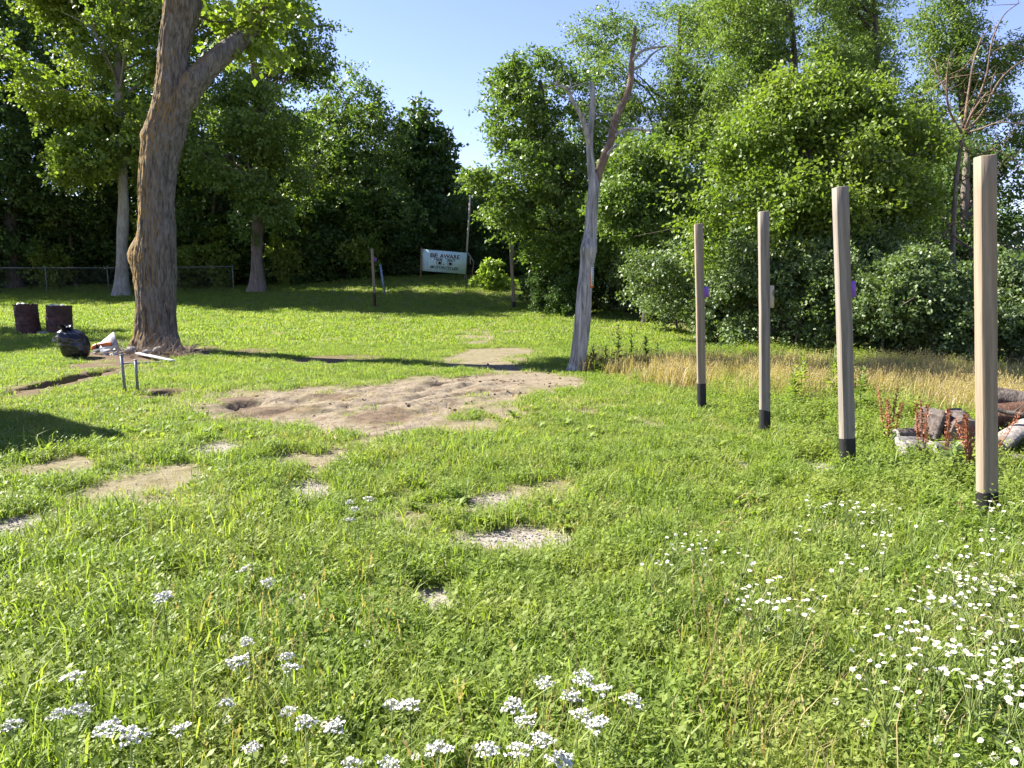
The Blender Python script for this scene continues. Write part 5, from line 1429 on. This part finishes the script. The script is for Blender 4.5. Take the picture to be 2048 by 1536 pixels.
def flea_variant(seed):
    rg = np.random.default_rng(seed); H = rg.uniform(.26, .36); mb = MB(); heads = []
    mb.tube([[0, 0, 0], [.004, .003, H * .45], [0, .004, H * .7]], [.0028, .0024, .002], 5)
    for k in range(rg.integers(6, 10)):
        e = np.array([rg.normal() * .045, rg.normal() * .045, H + rg.normal() * .014]); mb.tube([[0, .004, H * rg.uniform(.5, .7)], e * [.6, .6, .86], e], [.0016, .0013, .0009], 4, 2, False)
        heads.append((e, rg.normal(size=2) * .35))
    for k in range(14):
        a = k * 2.4; quad_leaf(mb, np.array([0, 0, H * (.05 + .045 * k)]), [math.cos(a), math.sin(a), .8], .05, .010)
    return mb.mesh('stem', 'stem'), heads
FV = [flea_variant(60 + i) for i in range(4)]
def place(px, py, h):
    g = G(px, py, h); return np.array([g[0], g[1], gz(g[0], g[1])])
YPOS = [(120, 1395), (225, 1428), (150, 1350), (360, 1465), (415, 1398), (600, 1412), (690, 1425), (768, 1420), (300, 1522), (20, 1442), (480, 1303), (512, 1270), (505, 1135), (530, 1145), (335, 1170), (700, 1000), (688, 1040), (722, 992), (575, 1340),
        (1022, 1388), (1068, 1436), (1082, 1362), (1112, 1390), (1140, 1425), (1180, 1378), (862, 1498), (950, 1508), (1040, 1502), (680, 1518), (1200, 1428), (1165, 1330), (20, 1345), (240, 1440), (1090, 1480), (1230, 1395), (820, 1410), (610, 1440), (120, 1408), (715, 1015), (560, 1310), (780, 1530), (500, 1500), (1120, 1510)]
for px, py in YPOS:
    px += fr_.normal() * 4; h = float(fr_.choice(list(YS)))
    near_l = px < 900
    root = thing('yarrow_plant', 'white yarrow with flat flower heads ' + ('beside the bare gravel patches' if py < 1100 else 'among the thin straw stalks' if py < 1360 and px < 900 else 'in the clover left of the cream clover heads' if px < 900 else 'in a dense bunch among cream clover heads'), 'flower', place(px, py, h * .92), fr_.uniform(0, 6), 'white yarrow plants')
    root.rotation_euler = (fr_.normal() * .12, fr_.normal() * .12, fr_.uniform(0, 6)); sc = fr_.uniform(.6, 1.0); root.scale = (sc, sc, .92)
    add('stem', YS[h], root); add('flower_head', YH[fr_.integers(3)], root, (0, 0, h))
FPOS = [(1300, 1115), (1350, 1085), (1390, 1105), (1330, 1110), (1490, 1165), (1530, 1155), (1500, 1192), (1560, 1212), (1575, 1222), (1640, 1005), (1700, 1012), (1740, 1060), (1760, 1025), (1770, 1096), (1832, 1050), (1880, 1132), (1930, 1155), (1990, 1172), (2030, 1152), (1790, 1226),
        (1812, 1265), (1852, 1270), (1872, 1182), (1930, 1192), (2000, 1240), (1760, 1312), (1980, 1288), (1972, 1322), (1950, 1360), (2022, 1372), (1782, 1362), (1880, 1335), (1545, 1072), (1582, 1060), (1992, 1012), (2040, 1012), (1980, 1062), (2030, 1082), (1920, 1522), (2030, 1492), (1952, 1342),
        (1650, 1020), (1685, 1000), (1720, 1015), (1790, 1010), (1820, 1230), (1900, 1160), (1960, 1140), (2010, 1190), (1940, 1175), (2040, 1230), (1990, 1330), (2030, 1300), (1830, 1275), (1905, 1120), (2000, 1100), (1860, 1045), (1680, 1130), (1600, 1190), (1520, 1180), (1470, 1110), (1410, 1075), (2045, 1420), (1850, 1200), (1975, 1215), (2020, 1260), (1930, 1260), (1890, 1290), (1740, 1270)]
for i, (px, py) in enumerate(FPOS):
    k = int(fr_.integers(len(FV))); me, heads = FV[k]; H = heads[0][0][2]
    root = thing('fleabane_plant', 'small white daisies with yellow centres ' + ('at the foot of the tall brown post' if py < 1100 and px > 1600 else 'in the short grass away from the posts' if px <= 1610 else 'in a dense drift near the tall brown post'), 'flower', place(px + fr_.normal() * 5, py, H), 0, 'white fleabane plants')
    root.rotation_euler = (fr_.normal() * .08, fr_.normal() * .08, fr_.uniform(0, 6)); sc = fr_.uniform(.9, 1.2); root.scale = (sc, sc, 1)
    add('stem', me, root)
    for j, (e, tl) in enumerate(heads):
        f = add('flower_head', DA[j % 3], root, e, (tl[0], tl[1], j * 1.3)); f.scale = (.72,) * 3; add('flower_eye', DE, f)
# uncountable small clover heads
CL = []
for i in range(3):
    mb = MB(); rg = np.random.default_rng(70 + i)
    for _ in range(40):
        v = unit(rg.normal(size=3)); q = v * .007 + [0, 0, .11]; u = unit(np.cross(v, [.2, .5, .8])) * .0022
        mb.put([q - u, q + v * .004 - u * .3, q + u], None, [[0, 1, 2]])
    CL.append(mb.mesh('clover_head', 'cream'))
put('clover_blossom', 'tiny cream clover heads dotted through the foreground weeds', 'flowers', 900, 1.8, 4.2, (.7, 1.4), CL, 12, lambda x, y: fore(x, y) * sstep(.42, .6, fbm(x * 1.4, y * 1.4, 88)) * sstep(-1.5, .2, x))
